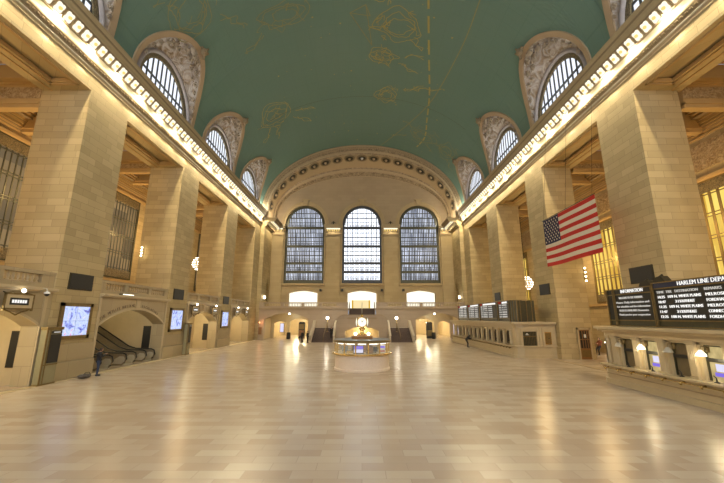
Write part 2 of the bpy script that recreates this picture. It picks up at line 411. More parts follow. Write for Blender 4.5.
# ------------------------------------------------------------------ side walls (upper), soffits, aisles
for s in (-1, 1):
    w = MB()
    w.box(*S(s, 18.3, 21.6), YN, 61.5, 19.05, 21.3)                  # wall above the openings
    prev = YN
    for (a, c) in PIL+[(58.2, 61.5)]:
        if a > prev:                                                 # rim of the recessed soffit panel in each bay
            y0, y1 = prev, a
            w.box(*S(s, 18.3, 18.75), y0, y1, 18.7, 19.05); w.box(*S(s, 20.4, 21.6), y0, y1, 18.7, 19.05)
            w.box(*S(s, 18.75, 20.4), y0, y0+.75, 18.7, 19.05); w.box(*S(s, 18.75, 20.4), y1-.75, y1, 18.7, 19.05)
        w.box(*S(s, 18.3, 21.6), a, min(c, 58.3), 18.7, 19.05)
        prev = c
    w.box(*S(s, 18.3, 21.6), 58.2, 61.5, 0, 18.7+.35)                 # solid end of the arcade
    w.box(*S(s, 17.6, 21.6), 61.5, 67.8, 0, 21.3)                    # return wall beside the far balcony
    wall = struct(w.build('wall_'+side_word(s), 'ashlar'))
    t = MB()
    for (a, c) in BAYS:                                              # mouldings round the recessed soffits
        for k, (d, z) in enumerate(((0, 18.62), (.16, 18.7))):
            y0, y1 = a+.62+d, c-.62-d; x0, x1 = 18.62+d, 20.52-d
            t.box(*S(s, x0, x0+.14), y0, y1, z, 18.95); t.box(*S(s, x1-.14, x1), y0, y1, z, 18.95)
            t.box(*S(s, x0, x1), y0, y0+.14, z, 18.95); t.box(*S(s, x0, x1), y1-.14, y1, z, 18.95)
        t.box(*S(s, 20.9, 21.0), a, c, 18.64, 18.72)
    t.build('soffit_moulding', 'soffit', wall)
    # aisle behind the pillars
    o = MB()
    zb, zt = (7.75, 16.8) if s < 0 else (5.25, 13.85)
    wins = [(4.95+12.35*k, 14.45+12.35*k) for k in range(-1, 5)]
    wins = [(a, min(c, 60.5)) for a, c in wins]
    o.box(*S(s, 26, 26.6), YN, 61.5, 0, zb); o.box(*S(s, 26, 26.6), YN, 61.5, zt, 21)
    prev = YN
    for a, c in wins:
        o.box(*S(s, 26, 26.6), prev, a, zb, zt); prev = c
    o.box(*S(s, 26, 26.6), prev, 61.5, zb, zt)
    o.box(*S(s, 21.6, 26.6), 61.5, 62.1, 0, 21.3)
    struct(o.build('wall_outer_'+side_word(s), 'ashlar'))
    # aisle ceiling with recessed skylight wells
    cl = MB()
    prev = YN
    wells = []
    for (a, c) in [(x[1], y[0]) for x, y in zip(PIL, PIL[1:]+[(58.2, 0)])]:
        y0, y1 = a+3.1, c-.5
        wells.append((y0, y1))
        cl.box(*S(s, 21.6, 26), prev, y0, 19.3, 19.8); prev = y1
        cl.box(*S(s, 21.6, 22.3), y0, y1, 19.3, 19.8); cl.box(*S(s, 25.4, 26), y0, y1, 19.3, 19.8)
        for d, z0, z1 in ((0, 19.8, 20.3), (.25, 20.3, 20.9)):
            cl.box(*S(s, 22.1+d, 22.3+d), y0, y1, z0, z1); cl.box(*S(s, 25.4-d, 25.6-d), y0, y1, z0, z1)
            cl.box(*S(s, 22.1+d, 25.6-d), y0-.2+d, y0+d, z0, z1); cl.box(*S(s, 22.1+d, 25.6-d), y1-d, y1+.2-d, z0, z1)
    cl.box(*S(s, 21.6, 26), prev, 61.5, 19.3, 19.8)
    struct(cl.build('ceiling_aisle_'+side_word(s), 'soffit'))
    # cross beams at the pillars
    for (a, c) in PIL[2:]:
        bm_ = MB()
        for p_, q_ in ((a, a+.55), (c-.55, c)):
            zb_ = 17.42 if a < 25 else 18.2
            bm_.box(*S(s, 21.6, 26), p_, q_, zb_, 19.3)
            bm_.box(*S(s, 21.6, 26), p_-.1, q_+.1, zb_+.25, zb_+.38); bm_.box(*S(s, 21.6, 26), p_-.1, q_+.1, 19.1, 19.3)
        fl_ = MB()
        for q_ in ((a+.75, c-.75), (c+.3, c+2.7)):
            n_ = 6
            for j in range(n_+1):
                y = q_[0]+(q_[1]-q_[0])*j/n_; fl_.box(*S(s, 22.6, 25.1), y-.09, y+.09, 19.2, 19.29)
            for x in (22.7, 23.3, 23.85, 24.4, 25.0): fl_.box(*S(s, x-.1, x+.1), q_[0], q_[1], 19.18, 19.29)
        sk_ = struct(fl_.build('window_%d' % (100+PIL.index((a, c))+(10 if s > 0 else 0)), 'steel'))
        for q_ in ((a+.75, c-.75), (c+.3, c+2.7)): MB().box(*S(s, 22.6, 25.1), q_[0], q_[1], 19.285, 19.295).build('window_pane', 'w_sky', sk_)
        bo = struct(bm_.build('trim_beam_'+side_word(s), 'soffit'))
        MB().box(*S(s, 21.62, 25.98), a-.05, a+.02, 18.1 if a < 25 else 18.65, 18.9 if a < 25 else 19.1).build('beam_frieze', 'relief', bo)
    # wall mouldings and friezes of the outer wall
    tr = MB()
    for x, z0, z1 in ((25.5, 18.25, 18.5), (25.15, 18.5, 18.7), (25.0, 18.7, 18.9), (24.8, 18.9, 19.3), (25.6, 18.0, 18.25), (25.7, 17.8, 17.95), (25.78, 17.6, 17.72), (25.86, 17.42, 17.52), (25.9, 17.2, 17.28), (25.8, zt+.05, zt+.28), (25.85, zb-.35, zb-.12)):
        tr.box(*S(s, x, 26), YN, 61.5, z0, z1)
        tr.box(*S(s, x+.08, 26), YN, 61.5, z0-.05, z0)
    to = struct(tr.build('trim_outer_cornice_'+side_word(s), 'soffit'))
    if s > 0: MB().box(*S(s, 25.9, 26), YN, 61.4, 14.7, 16.7).build('carved_frieze', 'relief', to)
    MB().box(*S(s, 25.68, 26), YN, 61.4, 17.95, 18.0).box(*S(s, 25.76, 26), YN, 61.4, 17.72, 17.8).box(*S(s, 25.84, 26), YN, 61.4, 17.52, 17.6).box(*S(s, 25.12, 26), YN, 61.4, 18.44, 18.52).box(*S(s, 24.97, 26), YN, 61.4, 18.68, 18.73).box(*S(s, 24.77, 26), YN, 61.4, 18.86, 18.93).box(*S(s, 25.56, 26), YN, 61.4, 18.2, 18.27).build('painted_shadow_strip', 'corn_dark', to)  # dark strips paint in the shade between the mouldings
    # gallery windows
    for i, (a, c) in enumerate(wins):
        if c < 13: continue
        n = 40 + i + (10 if s > 0 else 0)
        f = MB()
        f.box(*S(s, 25.95, 26.2), a, a+.2, zb, zt); f.box(*S(s, 25.95, 26.2), c-.2, c, zb, zt)
        f.box(*S(s, 25.95, 26.1), a, c, zb, zb+.12); f.box(*S(s, 25.95, 26.1), a, c, zt-.12, zt)
        k = max(2, round((c-a)/(.45 if s < 0 else .64))); bwid = .045 if s < 0 else .10
        for j in range(1, k):
            y = a+(c-a)*j/k; f.box(*S(s, 26.03, 26.08), y-bwid, y+bwid, zb+.05, zt-.05)
        nh = 4
        for j in range(0, nh+1):
            z = zb+.95+(zt-.95-zb-.95)*j/nh
            for d in (-.12, .12): f.box(*S(s, 26.0, 26.08), a, c, z+d-.035, z+d+.035)
        wo = struct(f.build('window_%d' % n, 'olive' if s < 0 else 'bronze2'))
        MB().box(*S(s, 25.96, 26.12), a+.1, c-.1, zb+.05, zb+.9).box(*S(s, 25.96, 26.12), a+.1, c-.1, zt-.9, zt-.05).build('lattice_band', 'lattice', wo)
        MB().box(*S(s, 26.1, 26.16), a, c, zb, zt).build('window_pane', 'w_tan' if s < 0 else 'w_yellow', wo)
    # skylights
    for i, (y0, y1) in enumerate(wells):
        if y0 < 12: continue
        f = MB(); k = 8
        for j in range(k+1):
            y = y0+(y1-y0)*j/k; f.box(*S(s, 22.2, 25.5), y-.11, y+.11, 20.88, 21.05)
        for x in (22.3, 23.1, 23.9, 24.7, 25.4): f.box(*S(s, x-.11, x+.11), y0-.1, y1+.1, 20.86, 21.05)
        so = struct(f.build('window_%d' % (70+i+(10 if s > 0 else 0)), 'steel'))
        MB().box(*S(s, 22.2, 25.5), y0-.1, y1+.1, 21.06, 21.1).build('window_pane', 'w_sky', so)

# ------------------------------------------------------------------ pillars
names = {20.95: 'nearest', 33.4: 'middle', 45.7: 'farthest'}
for s in (-1, 1):
    for (a, c) in PIL[1:]:
        b = MB()
        xo = 21.6 if s < 0 else 21.3
        b.box(*S(s, 18.3, xo), a, c, 0, 18.7)
        p = b.build('stone_pillar', 'ashlar')
        pl = MB(); x0 = 18.14
        pl.box(*S(s, x0, xo), a-.15, c+.15, 0, 1.0); pl.prism([(s*x0, 1.0), (s*18.29, 1.12), (s*xo, 1.12), (s*xo, 1.0)], 'y', a-.15, c+.15)
        pl.box(*S(s, 18.24, xo), a-.04, c+.04, 1.12, 2.1)
        pl.build('plinth', 'lower' if s < 0 else 'ashlar', p)
        nm = names.get(a)
        if nm: tag(p, '%s of the three tall ashlar stone pillars along the %s side of the hall' % (nm, side_word(s)), 'pillar')
        else: tag(p, 'tall ashlar pillar beside the camera on the %s side, out of frame' % side_word(s) + (' nearer' if a < 0 else ''), 'pillar')

# ------------------------------------------------------------------ cornices
prof = [(18.32, 19.72), (18.15, 19.72), (18.15, 19.78), (18.22, 19.80), (18.22, 19.86), (18.02, 19.88), (18.02, 19.95), (18.12, 19.98), (18.12, 20.04), (17.92, 20.06),
        (17.66, 20.12), (17.66, 20.18), (17.78, 20.20), (17.72, 20.50), (17.50, 20.60), (17.46, 20.72), (16.50, 20.74), (16.42, 20.80), (16.42, 20.98), (16.30, 21.02), (16.30, 21.2), (16.12, 21.28), (16.12, 21.44), (16.3, 21.5), (18.32, 21.5)]
KC = .42
def cmap(x, z, dx):          # shallow, tall cornice along the arcade; deeper low one on the far returns
    if dx: return (x-dx, z)
    x2 = 18.3-(18.3-x)*KC
    return (x2, 3.7+(z-3.7)*x2/x)
LX, LZC = cmap(16.98, 20.70, 0)
YS = LX/16.98
def cbox(b, s, x0, x1, y0, y1, z0, z1, dx):
    b.prism([(s*p[0], p[1]) for p in (cmap(x0, z0, dx), cmap(x1, z0, dx), cmap(x1, z1, dx), cmap(x0, z1, dx))], 'y', y0, y1)
lamp0 = empty('cornice_lamp', (16.98, 14.4, 20.70), 'round flower shaped lamp in the row under the right cornice', 'lamp', 'lamps under the right cornice')
fb = MB(); pts = []
for i in range(24):
    t = 2*PI*i/24; r = .27+.045*math.cos(4*t+PI); pts.append((16.98+r*math.cos(t)*1.25, 14.4+r*math.sin(t)*.95))
fb.prism(pts, 'z', 20.66, 20.70)
fb.build('lit_petals', 'flower', lamp0)
MB().lathe([(.06, 0), (.11, -.05), (.10, -.12), (.04, -.17)], (16.98, 14.4, 20.66), 8).build('bulb', 'bulbgold', lamp0, True)
def cornice_lamp(x, y, z, rot, label, group, first=[True]):
    o = lamp0 if first[0] else copy_tree(lamp0)
    first[0] = False
    o.location = (x, y, z); o.rotation_euler = (0, 0, rot); o['label'] = label; o['group'] = group
    return o
SECT = ((YN, 61.3, 0), (61.3, 66.9, .68))
for s in (-1, 1):
    cb_ = MB()
    for (y0, y1, dx) in SECT:
        pp = [cmap(x, z, dx) for x, z in prof[:-2]]; zt_ = pp[-1][1]
        cb_.prism([(s*x, z) for x, z in pp]+[(s*(pp[-1][0]+.15), zt_+.06), (s*(18.32-dx), zt_+.06)], 'y', y0, y1)
    co = struct(cb_.build('trim_cornice_'+side_word(s), 'cornice'))
    db = MB(); mb_ = MB(); y = 10.0
    while y < 66.6:
        dx = 0 if y < 61.3 else .68
        cbox(db, s, 17.70, 17.90, y, y+.16, 20.0, 20.12, dx); y += .3
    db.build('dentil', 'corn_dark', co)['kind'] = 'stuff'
    y = (14.4-.665*4+.3325)*YS
    while y < 66.3:
        dx = 0 if y < 61.3 else .68
        cbox(mb_, s, 16.50, 17.42, y-.04, y+.04, 20.64, 20.735, dx); y += .665*(YS if not dx else 1)
    for (y0, y1, dx) in SECT:
        cbox(mb_, s, 17.36, 17.46, y0, y1, 20.58, 20.73, dx); cbox(mb_, s, 16.48, 16.56, y0, y1, 20.66, 20.74, dx)
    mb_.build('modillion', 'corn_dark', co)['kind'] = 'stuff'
    st = MB(); cv = MB()
    for (y0, y1, dx) in SECT:
        st.prism([(s*p[0], p[1]) for p in (cmap(17.95, 20.0, dx), cmap(17.63, 20.10, dx), cmap(17.63, 20.20, dx), cmap(17.95, 20.20, dx))], 'y', y0, y1)
        for (x, z0, z1) in ((18.08, 19.985, 20.035), (18.17, 19.805, 19.855), (16.24, 21.05, 21.16)):
            cbox(st, s, x, x+.06, y0, y1, z0, z1, dx)
        cv.prism([(s*p[0], p[1]) for p in (cmap(17.76, 20.22, dx), cmap(17.69, 20.48, dx), cmap(17.49, 20.575, dx), cmap(17.55, 20.62, dx), cmap(17.9, 20.62, dx), cmap(17.9, 20.22, dx))], 'y', y0, y1)
        cbox(cv, s, 17.97, 18.05, y0, y1, 19.875, 19.94, dx)
    st.build('carved_moulding', 'corn_dark', co); cv.build('glow_tinted_cove', 'cove', co)
    y = (14.4-.665*3)*YS
    while y < 66.2:
        dx = 0 if y < 61.3 else .68
        if not (60.9 < y < 61.5):
            lp_ = cornice_lamp(s*(LX if not dx else 16.98-dx), y, LZC if not dx else 20.70, 0, 'round flower shaped lamp in the long lit row under the %s cornice' % side_word(s), 'lamps under the %s cornice' % side_word(s))
            if not dx: lp_.rotation_euler = (0, s*math.radians(57), 0)
        y += .665*(YS if not dx else 1)

# ------------------------------------------------------------------ vault with lunettes
def vault_pt(a, y, s=1, A=VA, B=VB):   # a = angle from the springing
    return (s*A*math.cos(a), y, VC+B*math.sin(a))
LH, LZ, LB = 5.05, 23.9, 5.55      # lunette half width, base height, rise (as seen on the vault)
def lun_z(u): return LZ+LB*math.sqrt(max(0, 1-(u/LH)**2))
ys = []
y = YN
edges = []
for c in LUN:
    for i in range(-12, 13): edges.append((c+LH*math.sin(PI/2*i/12), c))
cols = []
prev = YN
for c in LUN:
    for k in range(4): cols.append((prev+(c-LH-prev)*k/4, None))
    cols.append((c-LH-.0005, None))
    for i in range(-12, 13): cols.append((c+LH*math.sin(PI/2*i/12), c))
    cols.append((c+LH+.0005, None)); prev = c+LH+.001
for k in range(1, 5): cols.append((prev+(YE-prev)*k/4, None))
rows = []
NA = 26
for y, c in cols:
    a0 = 0.0; ext = None
    if c is not None: a0 = math.asin(min(1, (lun_z(y-c)-VC)/VB))
    half = [vault_pt(a0+(PI/2-a0)*k/NA, y, 1) for k in range(NA+1)]
    low = (VA, y, 21.4) if c is None else half[0]
    rw = [low]+half
    rows.append(rw+[(-p[0], p[1], p[2]) for p in rw[::-1][1:]])
vb = MB(); vb.grid(rows)
ceil = struct(vb.build('ceiling', 'vault', smooth=False, recalc=False))
# lunette webs, borders and window rings
WR, WZ = 4.1, 23.45
for s in (-1, 1):
    for li, c in enumerate(LUN):
        outer = []; inner = []; ring = []
        N = 40
        for i in range(N+1):
            t = PI*i/N
            u = -LH*math.cos(t); z = LZ+LB*math.sin(t)
            a = math.asin(min(1, (z-VC)/VB)); x = VA*math.cos(a)
            outer.append(Vector((s*x, c+u, z)))
            inner.append(Vector((s*18.45, c-WR*math.cos(t), WZ+WR*math.sin(t))))
        outer = [Vector((s*VA, c-LH, 21.4))]+outer+[Vector((s*VA, c+LH, 21.4))]
        inner = [Vector((s*18.45, c-WR, 21.4))]+inner+[Vector((s*18.45, c+WR, 21.4))]
        cen = Vector((s*17.4, c, 25.2))
        bw = .46
        band_in = []
        for p, q in zip(outer, inner):
            d = (q-p); L = d.length; d.normalize()
            side = Vector((0, (cen.y-p.y), (cen.z-p.z)*.9)).normalized()
            band_in.append(p+(d*.65+side*.35).normalized()*min(bw, L*.5))
        wb = MB()
        g = [outer]
        web_rows = []
        for k in range(7):
            f = k/6
            web_rows.append([tuple(p.lerp(q, f)+Vector((s*.55*math.sin(PI*f)*math.sin(PI*i/(len(outer)-1))*.6, 0, .35*math.sin(PI*f)*math.sin(PI*i/(len(outer)-1))))) for i, (p, q) in enumerate(zip(band_in, inner))])
        wb.grid(web_rows)
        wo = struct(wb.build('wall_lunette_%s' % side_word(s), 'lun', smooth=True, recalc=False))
        bb = MB(); rws = []
        for i, (p, q) in enumerate(zip(outer, band_in)):
            n = Vector((-s*.75, 0, -.65)); n.normalize()
            o1 = p+(p-q).normalized()*.05
            rws.append([tuple(o1+n*.0), tuple(o1+n*.16), tuple(q+n*.16), tuple(q-n*.02)])
        bb.grid(rws); bb.build('border_band', 'lunband', wo, recalc=False)
        # thick rounded ring around the window
        rb = MB(); path = [tuple(q+Vector((-s*.12, 0, 0))) for q in inner]
        rws = []
        for i, q in enumerate(inner):
            rad = Vector((0, q.y-c, max(0, q.z-WZ))).normalized()
            rws.append([tuple(Vector((q.x, q.y, q.z))+rad*(.21*math.cos(a)+.12)+Vector((-s*.24*math.sin(a), 0, 0))) for a in [PI*j/6 for j in range(7)]])
        rb.grid(rws); rb.build('window_ring', 'lunring', wo, True, False)
        if c > 0:
            # carved figures on the web: cartouche, wing shapes, scrolls near the tip
            rnd = random.Random(li*3+(s > 0)); fb = MB()
            mid = len(outer)//2
            def on_web(i, f): p, q = band_in[i], inner[i]; return p.lerp(q, f)
            for (di, f, r) in ((0, .12, .62), (1, .35, .42), (-2, .28, .4), (3, .2, .38), (4, .45, .3), (-4, .4, .33), (6, .3, .3), (-6, .35, .28), (7, .5, .24), (-8, .3, .22), (9, .35, .24), (-10, .35, .2), (11, .4, .2), (13, .4, .2), (-12, .4, .18), (15, .45, .2), (-15, .5, .16), (17, .4, .16)):
                p = on_web(mid+di, f)+Vector((-s*.12, 0, -.05)); r *= 1.25
                fb.ball(p, r*.62, 8, 5, (.5, 1.1, .9))
                for k in range(5):
                    a = 2*PI*k/5+rnd.random()
                    q = p+Vector((-s*.08, math.cos(a)*r*.9, math.sin(a)*r*.9))
                    fb.tube([p, p.lerp(q, .6)+Vector((-s*.12, 0, .1)), q, q+Vector((0, math.sin(a)*.22, -math.cos(a)*.22))], [r*.22, r*.2, r*.14, r*.05], 5)
            fb.build('carved_figures', 'orn', wo, True, origin=None)
            tip = MB(); p = outer[mid]+Vector((-s*.3, .6, -.15))
            tip.ball(p, .36, 8, 6, (1, 1, 1.1))
            for k in range(7):
                a = k*.9+.3; q = p+Vector((-s*.3*math.sin(a*2), (.55+.25*(k%3))*math.cos(a), .65*math.sin(a)))
                tip.tube([p, p.lerp(q, .6)+Vector((0, .06, .08)), q], [.13, .12, .09], 5)
            for qq in (q,): tip.ball(qq, .12, 6, 4)
            tip.build('tip_carving', 'corn_dark', wo, True)
            # window
            wf = MB(); n = 6
            for j in range(1, 2*n):
                u = -WR+WR*j/n
                h = WZ+math.sqrt(WR*WR-u*u)
                wf.box(*S(s, 18.62, 18.66), c+u-.10, c+u+.10, 21.3, h)
            wf.box(*S(s, 18.58, 18.66), c-WR, c+WR, 24.65, 24.85)
            wf.box(*S(s, 18.48, 18.66), c-WR, c+WR, 22.3, 22.45)
            wd = struct(wf.build('window_%d' % (10+li+(10 if s > 0 else 0)), 'steel'))
            lr = MB(); rws = []
            for j in range(25):
                t = PI*j/24
                rws.append([(s*18.5, c-(WR+.05)*math.cos(t), WZ+(WR+.05)*math.sin(t)), (s*18.5, c-(WR-.5)*math.cos(t), WZ+(WR-.5)*math.sin(t)), (s*18.66, c-(WR-.5)*math.cos(t), WZ+(WR-.5)*math.sin(t)), (s*18.66, c-(WR+.05)*math.cos(t), WZ+(WR+.05)*math.sin(t))])
            lr.grid(rws, True); lr.build('cast_border', 'lattice', wd)
            gp = MB(); gp.prism([(c-WR*math.cos(PI*j/24), WZ+WR*math.sin(PI*j/24)) for j in range(25)]+[(c+WR, 21.3), (c-WR, 21.3)], 'x', *S(s, 18.7, 18.74))
            gp.build('window_pane', 'w_lun', wd)
# ledge behind the cornice
for s in (-1, 1):
    struct(MB().box(*S(s, 18.2, 19.4), YN, 61.5, 21.1, 21.34).build('trim_ledge_'+side_word(s), 'cornice'))

# painted stars and line figures on the vault (thin raised gilt paint)
def vp(x, y, d=.03):
    a = math.acos(max(-1, min(1, x/VA)))
    n = Vector((math.cos(a)/VA, 0, math.sin(a)/VB)).normalized()
    return Vector((x, y, VC+VB*math.sin(a)))-n*d
def ribbon(b, pts, w):
    P = [vp(*p) for p in pts]
    for i in range(len(P)-1):
        d = (P[i+1]-P[i]);
        if d.length < 1e-4: continue
        n = Vector((P[i].x/VA**2, 0, (P[i].z-VC)/VB**2)).normalized()
        sd = d.cross(n).normalized()*w/2; e = d.normalized()*w*.3
        b.face([P[i]-sd-e, P[i+1]-sd+e, P[i+1]+sd+e, P[i]+sd-e])
def smooth_line(ctrl, n=6, wob=.0, rnd=None, close=False):
    out = []; m = len(ctrl)
    rng = range(m if close else m-1)
    for i in rng:
        g = (lambda k: ctrl[k % m]) if close else (lambda k: ctrl[max(0, min(m-1, k))])
        p0, p1, p2, p3 = g(i-1), g(i), g(i+1), g(i+2)
        for j in range(n):
            t = j/n
            q = [0.5*((2*p1[k])+(-p0[k]+p2[k])*t+(2*p0[k]-5*p1[k]+4*p2[k]-p3[k])*t*t+(-p0[k]+3*p1[k]-3*p2[k]+p3[k])*t**3) for k in (0, 1)]
            if wob: q = [q[0]+rnd.uniform(-wob, wob), q[1]+rnd.uniform(-wob, wob)]
            out.append(tuple(q))
    out.append(ctrl[0] if close else ctrl[-1])
    return out
rnd = random.Random(11)
g = MB()
mer = smooth_line([(4.6, 18), (5.8, 24), (6.7, 29.3), (8.2, 37.1), (9.4, 43.3), (10.1, 49.2), (10.6, 54), (9.9, 58)], 8)
for i in range(0, len(mer)-1):
    if i % 3 != 2: ribbon(g, mer[i:i+2], .22)
g.build('painted_dashed_band', 'gold', ceil, recalc=False)
g = MB()
ribbon(g, smooth_line([(11.0, 20), (11.2, 27.7), (11.1, 34.1), (9.9, 44.2), (7.8, 51.3), (5.2, 57.5), (3.5, 61)], 8), .12)
g.build('painted_arc_line', 'goldfaint', ceil, recalc=False)
def doodle(cx, cy, rx, ry, limbs, seed, mat='gold', w=.075):
    r = random.Random(seed); b = MB()
    for k in range(3):
        body = [(cx+rx*(1-.22*k)*math.cos(a)*(1+r.uniform(-.25, .25)), cy+ry*(1-.25*k)*math.sin(a)*(1+r.uniform(-.25, .25))) for a in [2*PI*i/11 for i in range(11)]]
        ribbon(b, smooth_line(body, 5, .05, r, True), w)
    for (lx, ly, n) in limbs:
        for k in range(2):
            p = [(cx+(lx*t)+r.uniform(-.35, .35), cy+(ly*t)+r.uniform(-.35, .35)) for t in [.5+.5*i/n for i in range(n+1)]]
            ribbon(b, smooth_line(p, 5, .04, r), w)
    for k in range(7):
        x, y = cx+r.uniform(-rx, rx), cy+r.uniform(-ry, ry); q = [(x, y)]
        for j in range(4): x += r.uniform(-.7, .7); y += r.uniform(-.7, .7); q.append((x, y))
        ribbon(b, smooth_line(q, 4), w*.8)
    b.build('painted_line_figure', mat, ceil, recalc=False)
doodle(4.2, 33.0, 2.6, 2.1, [(-3.2, .6, 4), (-2.5, -5, 5), (3.2, 3, 4)], 1)
doodle(2.6, 37.8, 1.7, 1.3, [(4.6, 2.2, 6), (5.2, -.8, 4)], 2)
doodle(3.6, 45.6, 1.5, 1.6, [(4.5, -3.4, 6), (7.0, -4.2, 6)], 3)
doodle(-12.4, 45.5, 2.2, 2.4, [(5.2, 2.0, 6), (-2.6, 4.5, 5), (-.8, 5.5, 5), (4.5, 5.4, 5)], 4)
doodle(1.6, 29.0, .9, 1.1, [], 5)
doodle(10.3, 54.0, 2.0, 1.7, [(-5, 2.6, 6), (5.2, 1.2, 6), (2, 3.6, 5), (-3.6, -2.8, 5)], 6, 'goldfaint')
doodle(14.2, 54.6, 1.2, 2.4, [(1.6, 3.5, 5)], 7, 'goldfaint')
doodle(-15.2, 26.0, 1.6, 2.6, [(3.5, 4, 6)], 8, 'goldfaint')
doodle(-8.0, 30.5, 2.6, 1.6, [(-5, 3, 6), (4, -2, 4)], 9, 'goldfaint')
g = MB(); ribbon(g, [(-1.3, 31.6), (.4, 30.6), (.9, 32.0), (-1.3, 31.6), (1.2, 36.2), (.4, 30.6)], .09); g.build('painted_triangle', 'goldfaint', ceil, recalc=False)
sb = MB()
for k in range(150):
    x, y = rnd.uniform(-15, 15), rnd.uniform(16, 60); r = rnd.choice([.06, .07, .09, .14])
    if abs(x) > 11 and any(abs(y-c) < 6 for c in LUN): continue
    c = vp(x, y, .035); e1 = Vector((0, 1, 0)); n = Vector((c.x/VA**2, 0, (c.z-VC)/VB**2)).normalized(); e2 = n.cross(e1)
    sb.face([c+(e1*math.cos(2*PI*j/8)+e2*math.sin(2*PI*j/8))*r*(1 if j % 2 else .55) for j in range(8)])
sb.build('painted_stars', 'gold', ceil, recalc=False)['kind'] = 'stuff'
sm = MB(); ribbon(sm, [(x, 46.2) for x in [-15+30*i/40 for i in range(41)]], .05); sm.build('ceiling_seam', 'bronze', ceil, recalc=False)

# ------------------------------------------------------------------ end arch (archivolt rings)
def ring_rows(prof_, n=72):
    rows = []
    for (y, A, B) in prof_:
        rows.append([(A*math.cos(PI*i/n), y, VC+B*math.sin(PI*i/n)) for i in range(n+1)])
    return rows
def ring_obj(name, prof_, mat, parent=None, ext=True):
    b = MB(); rows = ring_rows(prof_)
    rows = [[(r[0][0], r[0][1], 21.45)]+r+[(r[-1][0], r[-1][1], 21.45)] for r in rows]
    b.grid(rows)
    return b.build(name, mat, parent, True, False)
P0 = [(61.5, 18.32, 12.75), (61.2, 18.28, 12.70), (61.2, 18.15, 12.55), (61.45, 18.12, 12.5), (61.45, 18.02, 12.36), (61.3, 18.0, 12.33), (61.3, 17.86, 12.15), (61.55, 17.84, 12.12)]
arch = struct(ring_obj('trim_arch', P0, 'arch'))
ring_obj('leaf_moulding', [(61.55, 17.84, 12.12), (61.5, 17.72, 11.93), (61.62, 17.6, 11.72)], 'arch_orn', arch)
ring_obj('plain_band', [(61.62, 17.6, 11.72), (61.66, 17.46, 11.5), (61.6, 17.42, 11.44), (61.6, 17.36, 11.34), (61.75, 17.32, 11.28)], 'arch', arch)
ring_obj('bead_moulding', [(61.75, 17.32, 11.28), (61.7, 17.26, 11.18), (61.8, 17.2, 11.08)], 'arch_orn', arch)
ring_obj('soffit_vault', [(61.8, 17.2, 11.08), (62.6, 17.3, 11.05), (64.2, 17.35, 10.72), (65.8, 17.32, 10.15)], 'arch', arch)
ring_obj('inner_moulding', [(65.8, 17.32, 10.15), (65.78, 17.25, 10.0), (65.95, 17.2, 9.9)], 'arch_orn', arch)
ring_obj('inner_band', [(65.95, 17.2, 9.9), (66.1, 17.15, 9.6), (66.05, 17.1, 9.5), (66.3, 17.08, 9.42)], 'arch', arch)
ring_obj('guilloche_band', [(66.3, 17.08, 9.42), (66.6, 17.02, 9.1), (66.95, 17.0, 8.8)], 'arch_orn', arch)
ring_obj('tympanum_bead', [(66.95, 17.0, 8.8), (66.85, 16.95, 8.7), (67.0, 16.9, 8.62)], 'arch', arch)
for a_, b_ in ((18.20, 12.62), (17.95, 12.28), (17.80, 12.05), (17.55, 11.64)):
    ring_obj('painted_shade_line', [(61.14, a_, b_), (61.14, a_-.05, b_-.06)], 'corn_dark', arch)  # flat dark strips, the shade of the bead lines put into colour
db = MB()
for i in range(150):
    t = PI*(i+.5)/150; A, B = 17.93, 12.24
    p = Vector((A*math.cos(t), 61.25, VC+B*math.sin(t))); d = .1
    db.ball(p, .1, 5, 4)
db.build('egg_and_dart', 'arch_orn', arch, True)['kind'] = 'stuff'
# medallions along the ring
def ell_pos(A, B, t): return Vector((A*math.cos(t), 0, VC+B*math.sin(t)))
med = []
L = [0]; 
for i in range(400): L.append(L[-1]+(ell_pos(17.3, 11.0, PI*(i+1)/400)-ell_pos(17.3, 11.0, PI*i/400)).length)
nm = 19
for k in range(nm):
    target = L[-1]*(k+.5)/nm; i = next(i for i, l in enumerate(L) if l >= target); t = PI*i/400
    c = Vector((17.24*math.cos(t), 63.0, VC+10.88*math.sin(t)))
    tan = Vector((-17.3*math.sin(t), 0, 11*math.cos(t))).normalized(); yy = Vector((0, 1, -.05)); nn = tan.cross(yy).normalized()
    if nn.dot(Vector((0, 0, VC))-Vector((c.x, 0, c.z))) < 0: nn = -nn
    b = MB(); rws = []
    for (r, h) in ((1.0, -.05), (.98, .14), (.84, .18), (.74, .08), (.70, -.0)):
        rws.append([tuple(c+(tan*math.cos(2*PI*j/20)*r*1.0+yy*math.sin(2*PI*j/20)*r*1.2)+nn*h) for j in range(20)])
    b.grid(rws, True); m1 = b.build('medallion', 'corn_dark', arch, True, False)
    b = MB(); b.face([tuple(c+(tan*math.cos(2*PI*j/20)*.76+yy*math.sin(2*PI*j/20)*.88)+nn*.05) for j in range(20)])
    b.build('medallion_ground', 'bronze' , m1, recalc=False)
    b = MB(); b.ball(tuple(c+nn*.12), .27, 8, 5); b.build('rosette', 'paper' if k == nm//2 else 'arch', m1, True)
    if k < nm-1:
        t2 = t+PI/2/nm*.95
    # small scroll links between medallions
    b = MB(); rr = 1.02
    for sg in (-1, 1):
        b.tube([tuple(c+tan*sg*.85+yy*.2+nn*.05), tuple(c+tan*sg*1.0+nn*.08), tuple(c+tan*sg*.85-yy*.2+nn*.05)], .07, 5)
    b.build('scroll', 'arch_orn', arch, True)
bl = MB()
for k in range(25):
    t = PI*(k+.5)/25; p = Vector((17.0*math.cos(t), 66.5, VC+9.15*math.sin(t))); tan = Vector((-17*math.sin(t), 0, 9.1*math.cos(t))).normalized()
    bl.tube([tuple(p-tan*.32), tuple(p), tuple(p+tan*.32)], [.05, .17, .05], 6)
bl.build('guilloche_knot', 'corn_dark', arch, True)

